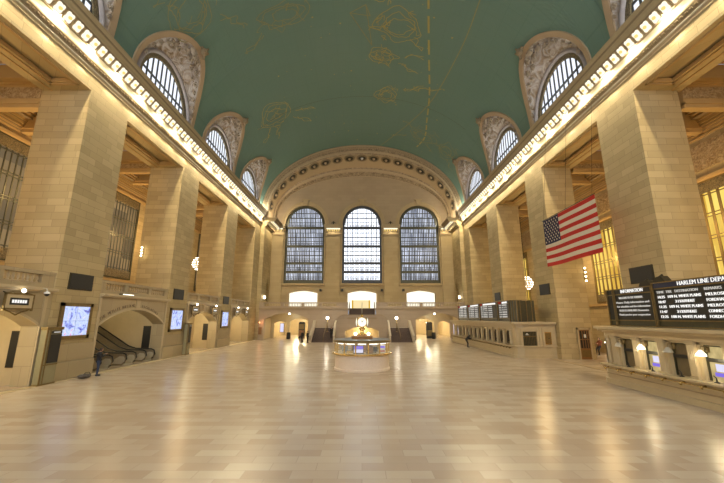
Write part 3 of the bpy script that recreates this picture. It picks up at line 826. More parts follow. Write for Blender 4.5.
# ------------------------------------------------------------------ back wall with the three great windows
WC = [-11.2, 0.0, 11.2]; WHW = 3.85; SPR = 21.75; SILL = 10.05
bwall = MB()
N = 20
cuts = {-17.6, 17.6}
for c in WC:
    for i in range(N+1): cuts.add(c-WHW*math.cos(PI*i/N))
    for i in range(15): cuts.add(c+2.75*(2*i/14-1))
for i in range(-17, 18): cuts.add(float(i))
cuts = sorted(cuts); cuts = [c for i, c in enumerate(cuts) if i == 0 or c-cuts[i-1] > 1e-4]
def top_at(x): return VC+12.6*math.sqrt(max(0, 1-(x/18.3)**2))
def bw_seg(a, b2, la, lb, ta, tb, y0=67.0, y1=67.9):
    bwall.raw([(a, y0, la), (b2, y0, lb), (b2, y0, tb), (a, y0, ta), (a, y1, la), (b2, y1, lb), (b2, y1, tb), (a, y1, ta)],
              [(0, 1, 2, 3), (4, 7, 6, 5), (0, 4, 5, 1), (3, 2, 6, 7)])
for a, b2 in zip(cuts, cuts[1:]):
    mid = (a+b2)/2
    c = next((c for c in WC if abs(mid-c) < WHW), None)
    z = 5.3
    if c is not None:
        if abs(mid-c) < 2.75:
            ta = arch_top(a-c, 2.75, 8.2, 8.65); tb = arch_top(b2-c, 2.75, 8.2, 8.65)
            bw_seg(a, b2, ta, tb, SILL, SILL)
        else: bw_seg(a, b2, z, z, SILL, SILL)
        ta = SPR+math.sqrt(max(0, WHW**2-(a-c)**2)); tb = SPR+math.sqrt(max(0, WHW**2-(b2-c)**2))
        bw_seg(a, b2, ta, tb, top_at(a), top_at(b2))
    else: bw_seg(a, b2, z, z, top_at(a), top_at(b2))
bwo = struct(bwall.build('wall_back', 'backashlar'))
# tympanum facing above the springing (a shade greyer plaster ashlar)
ty = MB()
cuts2 = [c for c in cuts if abs(c) <= 17.0]
for a, b2 in zip(cuts2, cuts2[1:]):
    mid = (a+b2)/2; c = next((c for c in WC if abs(mid-c) < 4.55), None)
    def lo(x):
        if c is None: return 21.5
        return SPR+math.sqrt(max(0, 4.55**2-(x-c)**2)) if abs(x-c) < 4.55 else 21.5
    ta, tb = VC+8.75*math.sqrt(max(0, 1-(a/17.0)**2)), VC+8.75*math.sqrt(max(0, 1-(b2/17.0)**2))
    if ta > lo(a) and tb > lo(b2):
        ty.raw([(a, 66.94, lo(a)), (b2, 66.94, lo(b2)), (b2, 66.94, tb), (a, 66.94, ta), (a, 67.0, lo(a)), (b2, 67.0, lo(b2)), (b2, 67.0, tb), (a, 67.0, ta)], [(0, 1, 2, 3), (0, 4, 5, 1), (3, 2, 6, 7)])
ty.build('tympanum_facing', 'tymp', bwo)
for i, c in enumerate(WC):
    t = MB()
    for (r0, r1, y0) in ((3.85, 4.05, 66.8), (4.05, 4.4, 66.88), (4.4, 4.6, 66.78)):
        rws = []
        for j in range(33):
            a = PI*j/32; ca, sa = math.cos(a), math.sin(a)
            rws.append([(c+r0*ca, 67.0, SPR+r0*sa), (c+r0*ca, y0, SPR+r0*sa), (c+r1*ca, y0, SPR+r1*sa), (c+r1*ca, 67.0, SPR+r1*sa)])
        t.grid(rws)
    for sg in (-1, 1):
        t.box(c+sg*3.85, c+sg*4.0, 66.82, 67, SILL, SPR)
    t.box(c-4.0, c+4.0, 66.7, 67, SILL-.22, SILL); t.box(c-4.15, c+4.15, 66.62, 67, SILL-.4, SILL-.22)
    t.prism([(c-.28, SPR+3.8), (c+.28, SPR+3.8), (c+.42, SPR+4.85), (c-.42, SPR+4.85)], 'y', 66.55, 67)
    t.box(c-.75, c+.75, 66.7, 67, SPR+4.85, SPR+5.1)
    struct(t.build('trim_window_arch', 'trim'))
    # window frame
    f = MB(); hw = WHW
    rws = []
    for j in range(33):
        a = PI*j/32; ca, sa = math.cos(a), math.sin(a)
        rws.append([(c+hw*ca, 67.2, SPR+hw*sa), (c+(hw-.5)*ca, 67.2, SPR+(hw-.5)*sa), (c+(hw-.5)*ca, 67.5, SPR+(hw-.5)*sa), (c+hw*ca, 67.5, SPR+hw*sa)])
    f.grid(rws, True)
    for sg in (-1, 1): f.box(c+sg*hw, c+sg*(hw-.42), 67.2, 67.5, SILL, SPR)
    bands = [(10.05, 10.75, 1), (12.05, 12.5, 1), (13.75, 14.2, 1), (15.45, 15.6, 0), (17.1, 17.55, 1), (19.05, 19.2, 0), (20.8, 21.3, 1), (23.0, 23.15, 0), (11.3, 11.38, 0), (13.1, 13.18, 0), (14.8, 14.88, 0), (16.3, 16.38, 0), (18.3, 18.38, 0), (20.0, 20.08, 0), (22.1, 22.18, 0), (24.0, 24.1, 0)]
    for z0, z1, h in bands:
        w_ = hw if z1 < SPR else math.sqrt(max(.1, hw**2-(z1-SPR)**2))
        f.box(c-w_, c+w_, 67.22 if h else 67.3, 67.48, z0, z1)
    n = 24
    for j in range(1, n):
        u = -hw+2*hw*j/n; top = SPR+math.sqrt(hw*hw-u*u)
        w_ = .09 if j % 3 == 0 else .05
        f.box(c+u-w_, c+u+w_, 67.3, 67.42, SILL, top)
    wd = struct(f.build('window_%d' % (i+1), 'steel' if i == 1 else 'olive'))
    rb = MB()
    for z0, z1, h in bands:
        if h and z1 < 22: 
            for j in range(24):
                x = c-hw+.3+(2*hw-.6)*j/23; rb.box(x-.03, x+.03, 67.14, 67.2, z1, z1+.55 if False else z1+.3)
            rb.box(c-hw+.2, c+hw-.2, 67.13, 67.2, z1+.3, z1+.36)
    rb.build('walkway_railing', 'steel', wd)
    b = MB(); b.prism([(c+hw*math.cos(PI*j/32), SPR+hw*math.sin(PI*j/32)) for j in range(33)]+[(c-hw, SILL), (c+hw, SILL)], 'y', 67.55, 67.6)
    b.build('window_pane', 'w_center' if i == 1 else 'w_side', wd)
# pilasters and capitals between windows
for i, (x0, x1) in enumerate(((-17.6, -15.35), (-7.0, -4.2), (4.2, 7.0), (15.35, 17.6))):
    t = MB(); t.box(x0, x1, 66.72, 67, 5.3, 19.55)
    p_ = struct(t.build('trim_pilaster_%d' % (i+1), 'backashlar'))
    t = MB(); a, b2 = x0-.12, x1+.12
    for z0, z1, y0, ex in ((19.3, 19.45, 66.6, 0), (19.62, 19.78, 66.5, .05), (19.78, 20.3, 66.66, 0), (20.3, 20.5, 66.4, .08), (20.74, 21.05, 66.0, .22), (21.05, 21.45, 65.85, .3)):
        t.box(max(a-ex, -17.65), min(b2+ex, 17.65), y0, 67, z0, z1)
    t.build('capital', 'cornice', p_)
    t = MB(); t.box(max(a, -17.6), min(b2, 17.6), 66.45, 67, 19.46, 19.60); t.build('carved_moulding', 'corn_dark', p_)
    n = 6 if x1-x0 > 2.5 else 2
    for k in range(n):
        x = x0+.3+(x1-x0-.6)*k/(n-1) if n > 2 else (x0 + x1)/2+(.35 if k else -.35)*1.0+(.4 if x0 < 0 else -.4)
        cornice_lamp(x, 66.3, 20.70, PI/2, 'round flower shaped lamp over a pilaster of the far window wall', 'lamps over the far window pilasters').scale = (1, 1, 2.6)
    if x1-x0 > 2.5:
        e = MB(); xx = (x0+x1)/2
        e.tube([(xx, 66.3, 21.45), (xx, 66.3, 21.9)], [.16, .1], 8); e.ball((xx, 66.3, 22.0), .18, 8, 5)
        for sg in (-1, 1): e.tube([(xx, 66.3, 21.8), (xx+sg*.25, 66.3, 21.95), (xx+sg*.42, 66.3, 21.75)], .06, 5)
        tag(e.build('cresting_ornament', 'bronze', smooth=True), 'small dark carved ornament on the capital %s of the centre window' % ('left' if xx < 0 else 'right'), 'ornament')
# bright rooms behind the balcony openings
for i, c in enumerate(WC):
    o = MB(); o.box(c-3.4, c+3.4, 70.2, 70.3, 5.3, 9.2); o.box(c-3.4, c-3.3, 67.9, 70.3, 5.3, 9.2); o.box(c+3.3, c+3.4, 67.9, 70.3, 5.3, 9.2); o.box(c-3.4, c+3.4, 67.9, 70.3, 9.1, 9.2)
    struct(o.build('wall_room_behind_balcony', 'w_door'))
    t = MB()
    pts = [(c+2.75*(2*j/14-1), arch_top(2.75*(2*j/14-1), 2.75, 8.2, 8.65)) for j in range(15)]
    ptso = [(c+3.05*(2*j/14-1), arch_top(2.75*(2*j/14-1), 2.75, 8.45, 8.95)) for j in range(15)]
    rws = [[(p[0], 66.9, p[1]), (q[0], 66.9, q[1]), (q[0], 67, q[1]), (p[0], 67, p[1])] for p, q in zip(pts, ptso)]
    t.grid(rws, True)
    for sg in (-1, 1): t.box(c+sg*2.75, c+sg*3.05, 66.9, 67.0, 5.3, 8.3)
    struct(t.build('trim_opening', 'trim'))
cc = MB(); cc.box(-1.7, 1.3, 69.6, 70.1, 5.3, 7.0); co = cc.build('shop_counter', 'w_shop'); tag(co, 'amber lit shop counter seen through the centre opening above the stairs', 'counter')
MB().box(-2.0, -1.7, 69.55, 70.1, 5.3, 7.0).build('yellow_end_panel', 'shopyel', co); MB().box(1.3, 1.6, 69.5, 70.1, 5.3, 7.0).build('yellow_end_panel', 'shopyel', co)

# dark square loudspeakers on the back wall between openings
for x in (-16.0, -7.6, -3.95+.0, 3.95, 7.6):
    pass
for x, lb in ((-7.85, 'right of the left bright opening'), (-3.75, 'left of the centre bright opening'), (3.75, 'right of the centre bright opening'), (7.85, 'left of the right bright opening')):
    b = MB(); b.box(x-.2, x+.2, 66.45, 66.72 if abs(x) < 7 and abs(x) > 4.2 else 67, 8.55, 8.98); o = b.build('wall_speaker', 'black')
    b = MB(); b.box(x-.16, x+.16, 66.43, 66.45, 8.6, 8.93); b.build('grille', 'bronze', o)
    tag(o, 'small black square loudspeaker high on the far wall, %s' % lb, 'speaker')

# ------------------------------------------------------------------ balustrade builder
bal_prof = [(.045, 0), (.07, .02), (.07, .05), (.035, .09), (.075, .18), (.08, .22), (.04, .34), (.035, .38), (.06, .41), (.045, .44)]
def balustrade(p0, p1, z, axis, at, thick, sections, label, mat='lower', prof_=bal_prof, slab=True, groups=None):
    """solid balustrade with pierced sections; axis is the direction of the run"""
    o = empty('balustrade', ((at, (p0+p1)/2, z) if axis == 'y' else ((p0+p1)/2, at, z)), label, 'balustrade')
    def bx(b, a, c, z0, z1, e=0):
        if axis == 'y': b.box(at-thick/2-e, at+thick/2+e, a, c, z0, z1)
        else: b.box(a, c, at-thick/2-e, at+thick/2+e, z0, z1)
    b = MB(); bx(b, p0, p1, z, z+.28, .02); b.build('base_rail', mat, o)
    b = MB(); bx(b, p0, p1, z+.76, z+.95, .05); b.build('top_rail', mat, o)
    edges_ = [p0]+[e for sc in sections for e in sc]+[p1]
    for a, c in zip(edges_[::2], edges_[1::2]):
        b = MB(); bx(b, a, c, z+.28, z+.76); b.build('post', mat, o)
    sc = .48/.44
    first = None
    for a, c in sections:
        n = max(3, int((c-a)/.26))
        for k in range(n):
            q = a+(c-a)*(k+.5)/n
            pos = (at, q, z+.28) if axis == 'y' else (q, at, z+.28)
            if first is None:
                mb2 = MB(); mb2.lathe([(r*.95, h*sc) for r, h in prof_], pos, 8); first = mb2.build('baluster', 'marble', o, True)
            else:
                cp = first.copy(); COL.objects.link(cp); cp.parent = o; cp.location = Vector(pos)-Vector(o['_o'])
    return o

# ------------------------------------------------------------------ left ground floor, gallery and bays
gal = MB().box(-26, -19.3, YN, 61.5, 5.05, 5.3)
struct(gal.build('floor_gallery_left', 'lower'))
lw = MB()
bayname = {0: 'nearest left bay', 1: 'bay with the escalators', 2: 'third bay on the left', 3: 'farthest left bay'}
arches = []
for bi, (a, c) in enumerate(BAYS):
    ce, hw = (a+c)/2, (c-a)/2
    if bi == 1: ce, hw2, zs, zc = ce, 4.1, 3.1, 4.3
    else: hw2, zs, zc = 3.75, 3.2, 4.3
    arches.append((ce, hw2, zs, zc))
    w = MB(); arch_panel(w, a, c, 0, 5.36, [(ce, hw2, 0, zs, zc)], -18.34, -.96, 'x')
    wo = struct(w.build('wall_left_lower', 'lower'))
    t = MB(); t.box(-18.34, -18.14, a, c, 5.12, 5.2); t.box(-18.34, -18.0, a, c, 5.2, 5.36)
    for sg in (-1, 1):
        y = ce+sg*(hw2+.02); t.box(-18.34, -18.26, y, y+sg*.22, 0, 5.12)
    t.box(-18.34, -18.26, ce-.25, ce+.25, zc+.02, 5.12)
    rws = []
    for j in range(25):
        u = hw2*(2*j/24-1); z = arch_top(u, hw2, zs, zc)
        rws.append([(-18.34, ce+u, z), (-18.28, ce+u, z), (-18.28, ce+u, z+.16), (-18.34, ce+u, z+.16)])
    t.grid(rws)
    t.build('arch_moulding', 'marble', wo)
    # vestibule behind the arch
    v = MB(); xb = -25.9
    for q in ((xb, -19.3, a, a+.25, 0, 4.75), (xb, -19.3, c-.25, c, 0, 4.75), (xb-.1, xb, a, c, 0, 5.05)): struct(MB().box(*q).build('wall_vestibule_side', 'marble'))
    struct(MB().box(xb, -19.3, a, c, 4.75, 5.05).build('ceiling_vestibule', 'marble'))
    if bi != 1:
        # inner wall with a doorway: its own arch
        arch_panel(v, a+.25, c-.25, 0, 4.75, [(a+3.0, 1.5, 0, 2.5, 3.1)], -21.2, -.3, 'x')
    if v.v: struct(v.build('wall_vestibule_inner', 'marble'))
# one solid stretch nearer than the photo shows
struct(MB().box(-19.3, -18.34, YN, 8.6, 0, 5.36).build('wall_left_near', 'lower'))
for bi, (a, c) in enumerate(BAYS):
    m = (a+c)/2
    secs = [(a+.55, m-1.75), (m-1.35, m+1.35), (m+1.75, c-.55)] if bi else [(a+.5, m-1.5), (m-1.1, m+.7), (m+1.25, c-.85)]
    balustrade(a, c, 5.36, 'y', -18.55, .36, secs, 'carved stone gallery balustrade over the %s' % bayname[bi])

# black notice panels inside the left vestibules
for bi, y, xx in ((0, 20.75, -19.66), (1, 33.0, -19.72), (2, 45.3, -19.7)):
    a, c = BAYS[bi]
    b = MB(); b.box(xx-.34, xx+.34, c-.32, c-.265, .95, 2.95); o = b.build('notice_board', 'bronze')
    b = MB(); b.box(xx-.29, xx+.29, c-.345, c-.32, 1.02, 2.88); b.build('black_face', 'black', o)
    tag(o, 'tall black notice board on the side wall inside the %s' % bayname[bi], 'board')

# hanging gate signs
def gate_sign(y, label, x=-18.05):
    o = empty('gate_sign', (x, y, 4.16), label, 'sign', None)
    b = MB(); b.box(x+.04, x+.1, y-.75, y+.75, 4.16, 4.86); b.build('case', 'marble', o)
    b = MB(); 
    for z in (4.12, 4.86): b.box(x+.02, x+.13, y-.8, y+.8, z, z+.06)
    for yy in (-.8, .74): b.box(x+.02, x+.13, y+yy, y+yy+.06, 4.05, 4.92)
    b.tube([(x, y-.7, 4.1), (x, y-.3, 3.98), (x, y, 3.82), (x, y+.3, 3.98), (x, y+.7, 4.1)], .04, 6)
    b.tube([(x, y-.75, 4.92), (x, y-.35, 5.0), (x, y, 5.06), (x, y+.35, 5.0), (x, y+.75, 4.92)], .03, 6)
    b.box(x-.25, x+.06, y-.05, y+.05, 4.9, 4.98)
    b.build('frame', 'bronze2', o)
    b = MB(); b.box(x+.1, x+.115, y-.52, y+.52, 4.34, 4.7); fc = b.build('dark_glass', 'black', o)
    b = MB()
    for k in range(6): b.box(x+.115, x+.12, y-.42+k*.14, y-.42+k*.14+.11, 4.44, 4.6)
    b.build('lit_lettering', 'txt', fc)
    b = MB(); b.ball((x+.22, y, 5.08), .1, 10, 6); b.build('lamp_globe', 'lampw', o, True)
    b = MB(); b.tube([(x, y, 4.92), (x+.12, y, 5.0), (x+.22, y, 4.98)], .025, 6); b.build('lamp_arm', 'bronze', o)
    b = MB(); b.tube([(x-.25, y-.6, 5.0), (x, y-.6, 4.9)], .03, 6); b.tube([(x-.25, y+.6, 5.0), (x, y+.6, 4.9)], .03, 6); b.build('bracket', 'bronze', o)
gate_sign(18.6, 'framed hanging gate sign over the nearest left arch, round lamp above')
gate_sign(38.5, 'nearer of the two hanging gate signs over the third left arch')
gate_sign(43.6, 'farther of the two hanging gate signs over the third left arch')
gate_sign(51.4, 'nearer of the two hanging gate signs over the farthest left arch')
gate_sign(55.6, 'farther of the two hanging gate signs over the farthest left arch')
# globe security camera beside the nearest sign
o = empty('security_camera', (-18.0, 19.9, 4.95), 'white dome security camera on a curved arm beside the nearest gate sign', 'camera')
MB().tube([(-18.14, 19.9, 5.1), (-18.0, 19.9, 5.32), (-17.8, 19.9, 5.28), (-17.75, 19.9, 5.12)], .025, 6).build('curved_arm', 'chrome', o)
MB().lathe([(.04, .12), (.13, .08), (.15, 0), (.15, -.02)], (-17.75, 19.9, 5.02), 12).build('housing', 'paper', o, True)
MB().ball((-17.75, 19.9, 4.98), .12, 10, 6).build('dome', 'black', o, True)
# strip light in the escalator bay
o = MB().box(-18.3, -18.05, 26.6, 28.0, 5.37, 5.45).build('strip_light', 'bronze'); tag(o, 'bright strip light on the ledge above the escalator arch', 'light')
MB().box(-18.12, -18.0, 26.7, 27.9, 5.38, 5.44).build('lit_tube', 'shade_on', o)

# lettering over the escalator arch
def arch_text(txt, ya, yb, za, zb, zc_, mat='txtdark'):
    par = bpy.data.objects
    w_ = [o for o in par if o.name.startswith('wall_left_lower')][1]
    n = len(txt)
    for i, ch in enumerate(txt):
        if ch == ' ': continue
        f = (i+.5)/n; y = ya+(yb-ya)*f
        u = y-arches[1][0]; z = arch_top(u, 4.1, 3.1, 4.3)+.24
        sl = (arch_top(u+.05, 4.1, 3.1, 4.3)-arch_top(u-.05, 4.1, 3.1, 4.3))/.1
        R = Vector((0, 1, sl)).normalized(); U = Vector((0, -sl, 1)).normalized()
        text_part('carved_letter', ch, .29, mat, w_, R, U, (-18.335, y-.09, z))
arch_text('THE METLIFE BUILDING', 25.1, 28.7, 0, 0, 0)
arch_text('ESCALATORS', 29.6, 32.1, 0, 0, 0)

# escalators
def escalator(y, label):
    o = empty('escalator', (-19, y, 0), label, 'escalator')
    x0 = -18.9; path = [(x0, .0), (x0-1.5, .0), (x0-2.1, .22), (x0-6.6, 2.85)]
    for sg in (-1, 1):
        yy = y+sg*.62
        poly = [(x0-.05, 0), (x0+.0, .85), (x0-1.5, .9), (x0-2.2, 1.12), (x0-6.6, 3.75), (x0-6.6, 2.3), (x0-2.4, 0)]
        poly = [(x0-.0, .1), (x0+.18, .3), (x0+.22, .55), (x0+.12, .78), (x0-.05, .88), (x0-1.5, .92), (x0-2.2, 1.14), (x0-6.7, 3.8), (x0-6.7, 2.4), (x0-2.4, 0), (x0-.1, 0)]
        b = MB(); b.prism(poly, 'y', yy-.06, yy+.06); bo = b.build('balustrade_panel', 'escal', o)
        r = [(x0-.3, yy, .12), (x0+.1, yy, .2), (x0+.25, yy, .5), (x0+.14, yy, .84), (x0-.1, yy, .94), (x0-1.5, yy, .98), (x0-2.2, yy, 1.2), (x0-6.7, yy, 3.88)]
        MB().tube(r, .055, 8).build('handrail', 'blackrub', bo, True)
        MB().prism([(x0-1.6, .12), (x0-.1, .12), (x0+.12, .3), (x0+.15, .5), (x0+.05, .68), (x0-.3, .7), (x0-.7, .45), (x0-1.6, .3)], 'y', yy-.075, yy+.075).build('newel_plate', 'chrome', bo)
        k = MB(); k.box(x0-2.0, x0, yy-.16, yy-.07, 0, .2) if sg > 0 else k.box(x0-2.0, x0, yy+.07, yy+.16, 0, .2); k.build('skirt', 'chrome', bo)
    st = MB(); n = 14
    for k in range(n):
        x = x0-1.6-k*.36; z = .0+.21*max(0, k-1)
        st.box(x-.36, x, y-.5, y+.5, max(0, z-.35), z+.06)
    st.build('steps', 'step', o)
    MB().box(x0-1.6, x0+.1, y-.5, y+.5, 0, .03).build('comb_plate', 'chrome', o)
escalator(26.9, 'escalator nearest the camera in the left bay with the lettered arch')
escalator(29.7, 'middle escalator in the left bay with the lettered arch')
escalator(32.3, 'escalator next to the black notice board, farthest of the three')

# gate kiosks (track boards) by the pillars
def kiosk(y0, y1, label):
    o = empty('gate_board', (-18.0, (y0+y1)/2, 0), label, 'kiosk')
    MB().box(-18.12, -17.8, y0, y1, 0.06, 3.0).build('cabinet', 'kiosk', o)
    b = MB(); b.box(-18.12, -17.74, y0-.04, y1+.04, 3.0, 3.16); b.box(-18.12, -17.76, y0-.03, y1+.03, 0, .1)
    b.box(-17.8, -17.77, y0, y0+.1, .1, 3.0); b.box(-17.8, -17.77, y0+.22, y0+.28, .1, 3.0); b.box(-17.8, -17.77, y0+.1, y1, 1.05, 1.12)
    b.build('moulding', 'bronze2', o)
    MB().box(-17.8, -17.76, y0+.3, y1-.03, 1.18, 2.75).build('black_board', 'black', o)
    c_ = MB().box(-17.8, -17.765, y0+.3, y1-.03, 2.8, 2.94).build('header', 'black', o)
    MB().box(-17.765, -17.755, y0+.45, y1-.15, 2.84, 2.9).build('header_lettering', 'txtdim', c_)
kiosk(20.4, 21.45, 'tall olive gate board cabinet against the nearest left pillar')
kiosk(36.8, 37.6, 'tall olive gate board cabinet beside the middle left pillar')

# pillar fittings
for (a, c), nm_ in zip(PIL[3:], ('nearest', 'middle', 'farthest')):
    m = (a+c)/2
    # left
    b = MB(); b.box(-18.3, -18.24, m-.98, m+.98, 5.43, 6.46); o = b.build('wall_speaker', 'bronze'); MB().box(-18.24, -18.22, m-.9, m+.9, 5.5, 6.39).build('grille', 'black', o)
    tag(o, 'wide black loudspeaker grille on the %s left pillar' % nm_, 'speaker')
    b = MB(); x = -18.3
    b.box(x, x+.14, m-1.25, m-1.03, 2.38, 4.6); b.box(x, x+.14, m+1.03, m+1.25, 2.38, 4.6); b.box(x, x+.14, m-1.25, m+1.25, 4.38, 4.6); b.box(x, x+.14, m-1.25, m+1.25, 2.38, 2.6); b.box(x, x+.08, m-1.03, m+1.03, 2.6, 4.38)
    o = b.build('video_screen', 'bronze2'); sc_ = MB().box(x+.08, x+.1, m-1.03, m+1.03, 2.6, 4.38).build('picture', 'screen', o)
    MB().box(x+.1, x+.104, m-.006, m+.006, 2.6, 4.38).box(x+.1, x+.104, m-1.03, m+1.03, 3.48, 3.492).build('panel_joint', 'black', sc_)
    tag(o, 'gold framed video screen glowing blue and violet on the %s left pillar' % nm_, 'screen')
    # right
    b = MB(); b.box(18.24, 18.3, m-.98, m+.98, 5.9, 6.98); o = b.build('wall_speaker', 'bronze'); MB().box(18.22, 18.24, m-.9, m+.9, 5.97, 6.91).build('grille', 'black', o)
    tag(o, 'wide black loudspeaker grille on the %s right pillar' % nm_, 'speaker')
for s, z0, z1 in ((-1, 9.5, 10.3), (1, 7.1, 8.3)):
    o = empty('wall_sconce', (s*21.2, 33.3, z0), 'bronze sconce with a column of bulbs on the middle %s pillar' % side_word(s), 'light')
    MB().box(*S(s, 21.19, 21.25), 33.34, 33.4, z0-.1, z1+.1).tube([(s*21.22, 33.2, z0), (s*21.22, 33.2, z1)], .02, 6).build('backplate', 'bronze2', o)
    for k in range(4):
        z = z0+(z1-z0)*k/3; MB().ball((s*21.22, 33.12, z), .09, 8, 6).build('bulb', 'lamp', o, True)

# chandeliers
def chandelier(x, y, z, label):
    o = empty('chandelier', (x, y, z), label, 'chandelier')
    b = MB()
    b.tube([(x, y, z+1.0), (x, y, 19.3)], .035, 6); b.build('chain', 'bronze', o)
    MB().lathe([(.05, 1.0), (.3, .85), (.6, .6), (.78, .2), (.8, -.1), (.7, -.4), (.45, -.7), (.12, -.85)], (x, y, z), 16).build('globe_body', 'lampshell', o, True)
    for (r, h, n) in ((.45, .82, 9), (.72, .5, 12), (.86, .14, 14), (.86, -.2, 14), (.7, -.5, 12), (.42, -.8, 8)):
        for k in range(n):
            a = 2*PI*k/n; MB().ball((x+r*math.cos(a), y+r*math.sin(a), z+h), .06, 6, 4).build('bulb', 'lampw', o, True)
    MB().ball((x, y, z-.95), .1, 6, 5).build('finial', 'bronze2', o, True)
chandelier(-23.3, 49.6, 11.2, 'melon shaped bulb covered chandelier behind the farthest left pillar')
chandelier(23.35, 49.9, 8.45, 'melon shaped bulb covered chandelier behind the farthest right pillar')

# ------------------------------------------------------------------ far end: balcony, stairs, passages
fb = MB()
arch_panel(fb, -17.6, -8.6, 0, 5.3, [(-12.9, 3.75, 0, 3.4, 4.45)], 61.0, .8, 'y')
arch_panel(fb, 8.6, 17.6, 0, 5.3, [(12.9, 3.75, 0, 3.4, 4.45)], 61.0, .8, 'y')
fb.box(-8.6, -2.4, 61.0, 61.8, 0, 5.3); fb.box(2.4, 8.6, 61.0, 61.8, 0, 5.3)
fb.box(-2.4, 2.4, 61.0, 61.4, 0, 4.0)
struct(fb.build('wall_balcony_front', 'stairwall'))
gb = MB(); gb.box(-17.6, -2.4, 61.8, 67, 5.05, 5.3); gb.box(2.4, 17.6, 61.8, 67, 5.05, 5.3); gb.box(-2.4, 2.4, 63.6, 67, 5.05, 5.3)
gb.box(-17.6, 17.6, 67.0, 70.3, 5.05, 5.3)
struct(gb.build('floor_balcony', 'lower'))
t = MB(); 
for x0, x1 in ((-17.6, -2.4), (2.4, 17.6)):
    t.box(x0, x1, 60.85, 61, 5.0, 5.1); t.box(x0, x1, 60.75, 61, 5.1, 5.3)
struct(t.build('trim_balcony', 'marble_d'))
balustrade(-17.6, -2.4, 5.3, 'x', 61.05, .34, [(-16.8, -13.9), (-13.4, -10.4), (-9.9, -7.4), (-6.9, -4.4)], 'left half of the stone balustrade along the far balcony', 'stairwall')
balustrade(2.4, 17.6, 5.3, 'x', 61.05, .34, [(4.4, 6.9), (7.4, 9.9), (10.4, 13.4), (13.9, 16.8)], 'right half of the stone balustrade along the far balcony', 'stairwall')
# upper centre flight to the balcony
u = MB(); n = 9
for k in range(n): u.box(-2.3, 2.3, 61.4+k*.26, 61.4+(k+1)*.26, 3.6, 4.05+(k+1)*.14)
o = u.build('staircase', 'step'); tag(o, 'short upper flight of dark steps rising to the centre of the far balcony', 'stairs')
MB().tube([(0, 61.3, 4.2), (0, 61.35, 5.05), (0, 63.5, 6.3), (0, 63.6, 5.35)], .05, 8).build('centre_handrail', 'chrome', o, True)
for sg in (-1, 1):
    MB().tube([(sg*2.2, 61.2, 4.2), (sg*2.2, 61.3, 5.6), (sg*2.2, 63.5, 6.4), (sg*2.2, 63.6, 5.3)], .07, 8).build('side_handrail', 'railst', o, True)
# central curved block with lower arch
cb2 = MB(); r = 1.3; T = 4.05
top = lambda x: T if abs(x) < 4.1-r else T-r+math.sqrt(max(0, r*r-(abs(x)-(4.1-r))**2))
def aw(x): return arch_top(x, 2.7, 1.55, 2.25)
xs_ = sorted(set([-4.1+8.2*i/40 for i in range(41)]+[2.7*(2*i/14-1) for i in range(15)]))
for a, b2 in zip(xs_, xs_[1:]):
    m = (a+b2)/2
    la, lb = (aw(a), aw(b2)) if abs(m) < 2.7 else (0, 0)
    cb2.raw([(a, 57, la), (b2, 57, lb), (b2, 57, top(b2)), (a, 57, top(a)), (a, 61, la), (b2, 61, lb), (b2, 61, top(b2)), (a, 61, top(a))],
            [(0, 1, 2, 3), (4, 7, 6, 5), (0, 4, 5, 1), (3, 2, 6, 7)])
cb2.box(-4.1, -4.09, 57, 61, 0, T-r); cb2.box(4.09, 4.1, 57, 61, 0, T-r); cb2.box(-2.71, -2.7, 57, 61, 0, 1.55); cb2.box(2.7, 2.71, 57, 61, 0, 1.55)
struct(cb2.build('wall_stair_centre', 'stairwall'))
tt = MB(); rws = []
for j in range(29):
    x = -4.1+8.2*j/28; z = top(x); rws.append([(x*1.0, 56.9, z-.02), (x, 56.9, z+.1), (x, 57.2, z+.1), (x, 57.2, z-.02)])
tt.grid(rws, True); tt.box(-2.3, 2.3, 56.85, 57.0, 3.45, 3.7)
struct(tt.build('trim_stair_coping', 'marble_d'))
pb = MB(); pb.box(-2.7, 2.7, 60.6, 60.7, 0, 2.3); struct(pb.build('wall_lower_passage', 'marble'))
# side flights
for s in (-1, 1):
    u = MB(); n = 13; x0, x1 = 4.44, 7.72
    for k in range(n):
        u.box(*S(s, x0, x1), 55.2+k*.33, 59.6 if k < n-1 else 61.0, k*.158, (k+1)*.158)
    u.box(*S(s, x0, x1), 59.4, 61, 0, 2.05)
    o = u.build('staircase', 'step'); tag(o, 'wide dark flight of steps left of the central stair block' if s < 0 else 'wide dark flight of steps right of the central stair block', 'stairs')
    MB().box(*S(s, x0, x1), 59.3, 59.75, 2.05, 2.09).build('pale_landing_nosing', 'railst', o)
    MB().tube([(s*5.9, 55.3, .1), (s*5.9, 55.3, 1.0), (s*5.75, 59.4, 3.05), (s*5.75, 59.4, 2.1)], .035, 8).build('centre_handrail', 'bronze2', o, True)
    for xx in (4.30, 7.86):
        p_ = MB(); w_ = .13
        p_.prism([(55.0, 0), (55.0, .95), (55.3, 1.1), (59.3, 3.1), (59.9, 3.15), (59.9, 0)], 'x', *S(s, xx-w_, xx+w_))
        po = p_.build('stair_parapet', 'railst')
        MB().prism([(54.95, .95), (54.95, 1.02), (55.3, 1.2), (59.3, 3.2), (59.95, 3.25), (59.95, 3.15), (59.3, 3.1), (55.3, 1.1)], 'x', *S(s, xx-.18, xx+.18)).build('coping', 'railst', po)
        tag(po, '%s sloping pale stone parapet of the %s flight of steps' % ('outer' if xx > 6 else 'inner', side_word(s)), 'parapet')
    l = empty('lamp_standard', (s*5.6, 58.2, 1.58), 'brass lamp post with a glaring round lamp on the %s flight of steps' % side_word(s), 'lamp')
    MB().tube([(s*5.6, 58.2, 1.42), (s*5.6, 58.2, 3.4)], .05, 8).lathe([(.18, 0), (.16, .06), (.07, .12)], (s*5.6, 58.2, 1.42), 10).build('post', 'bronze2', l, True)
    MB().ball((s*5.6, 58.2, 3.62), .24, 12, 8).build('globe', 'lampw', l, True)
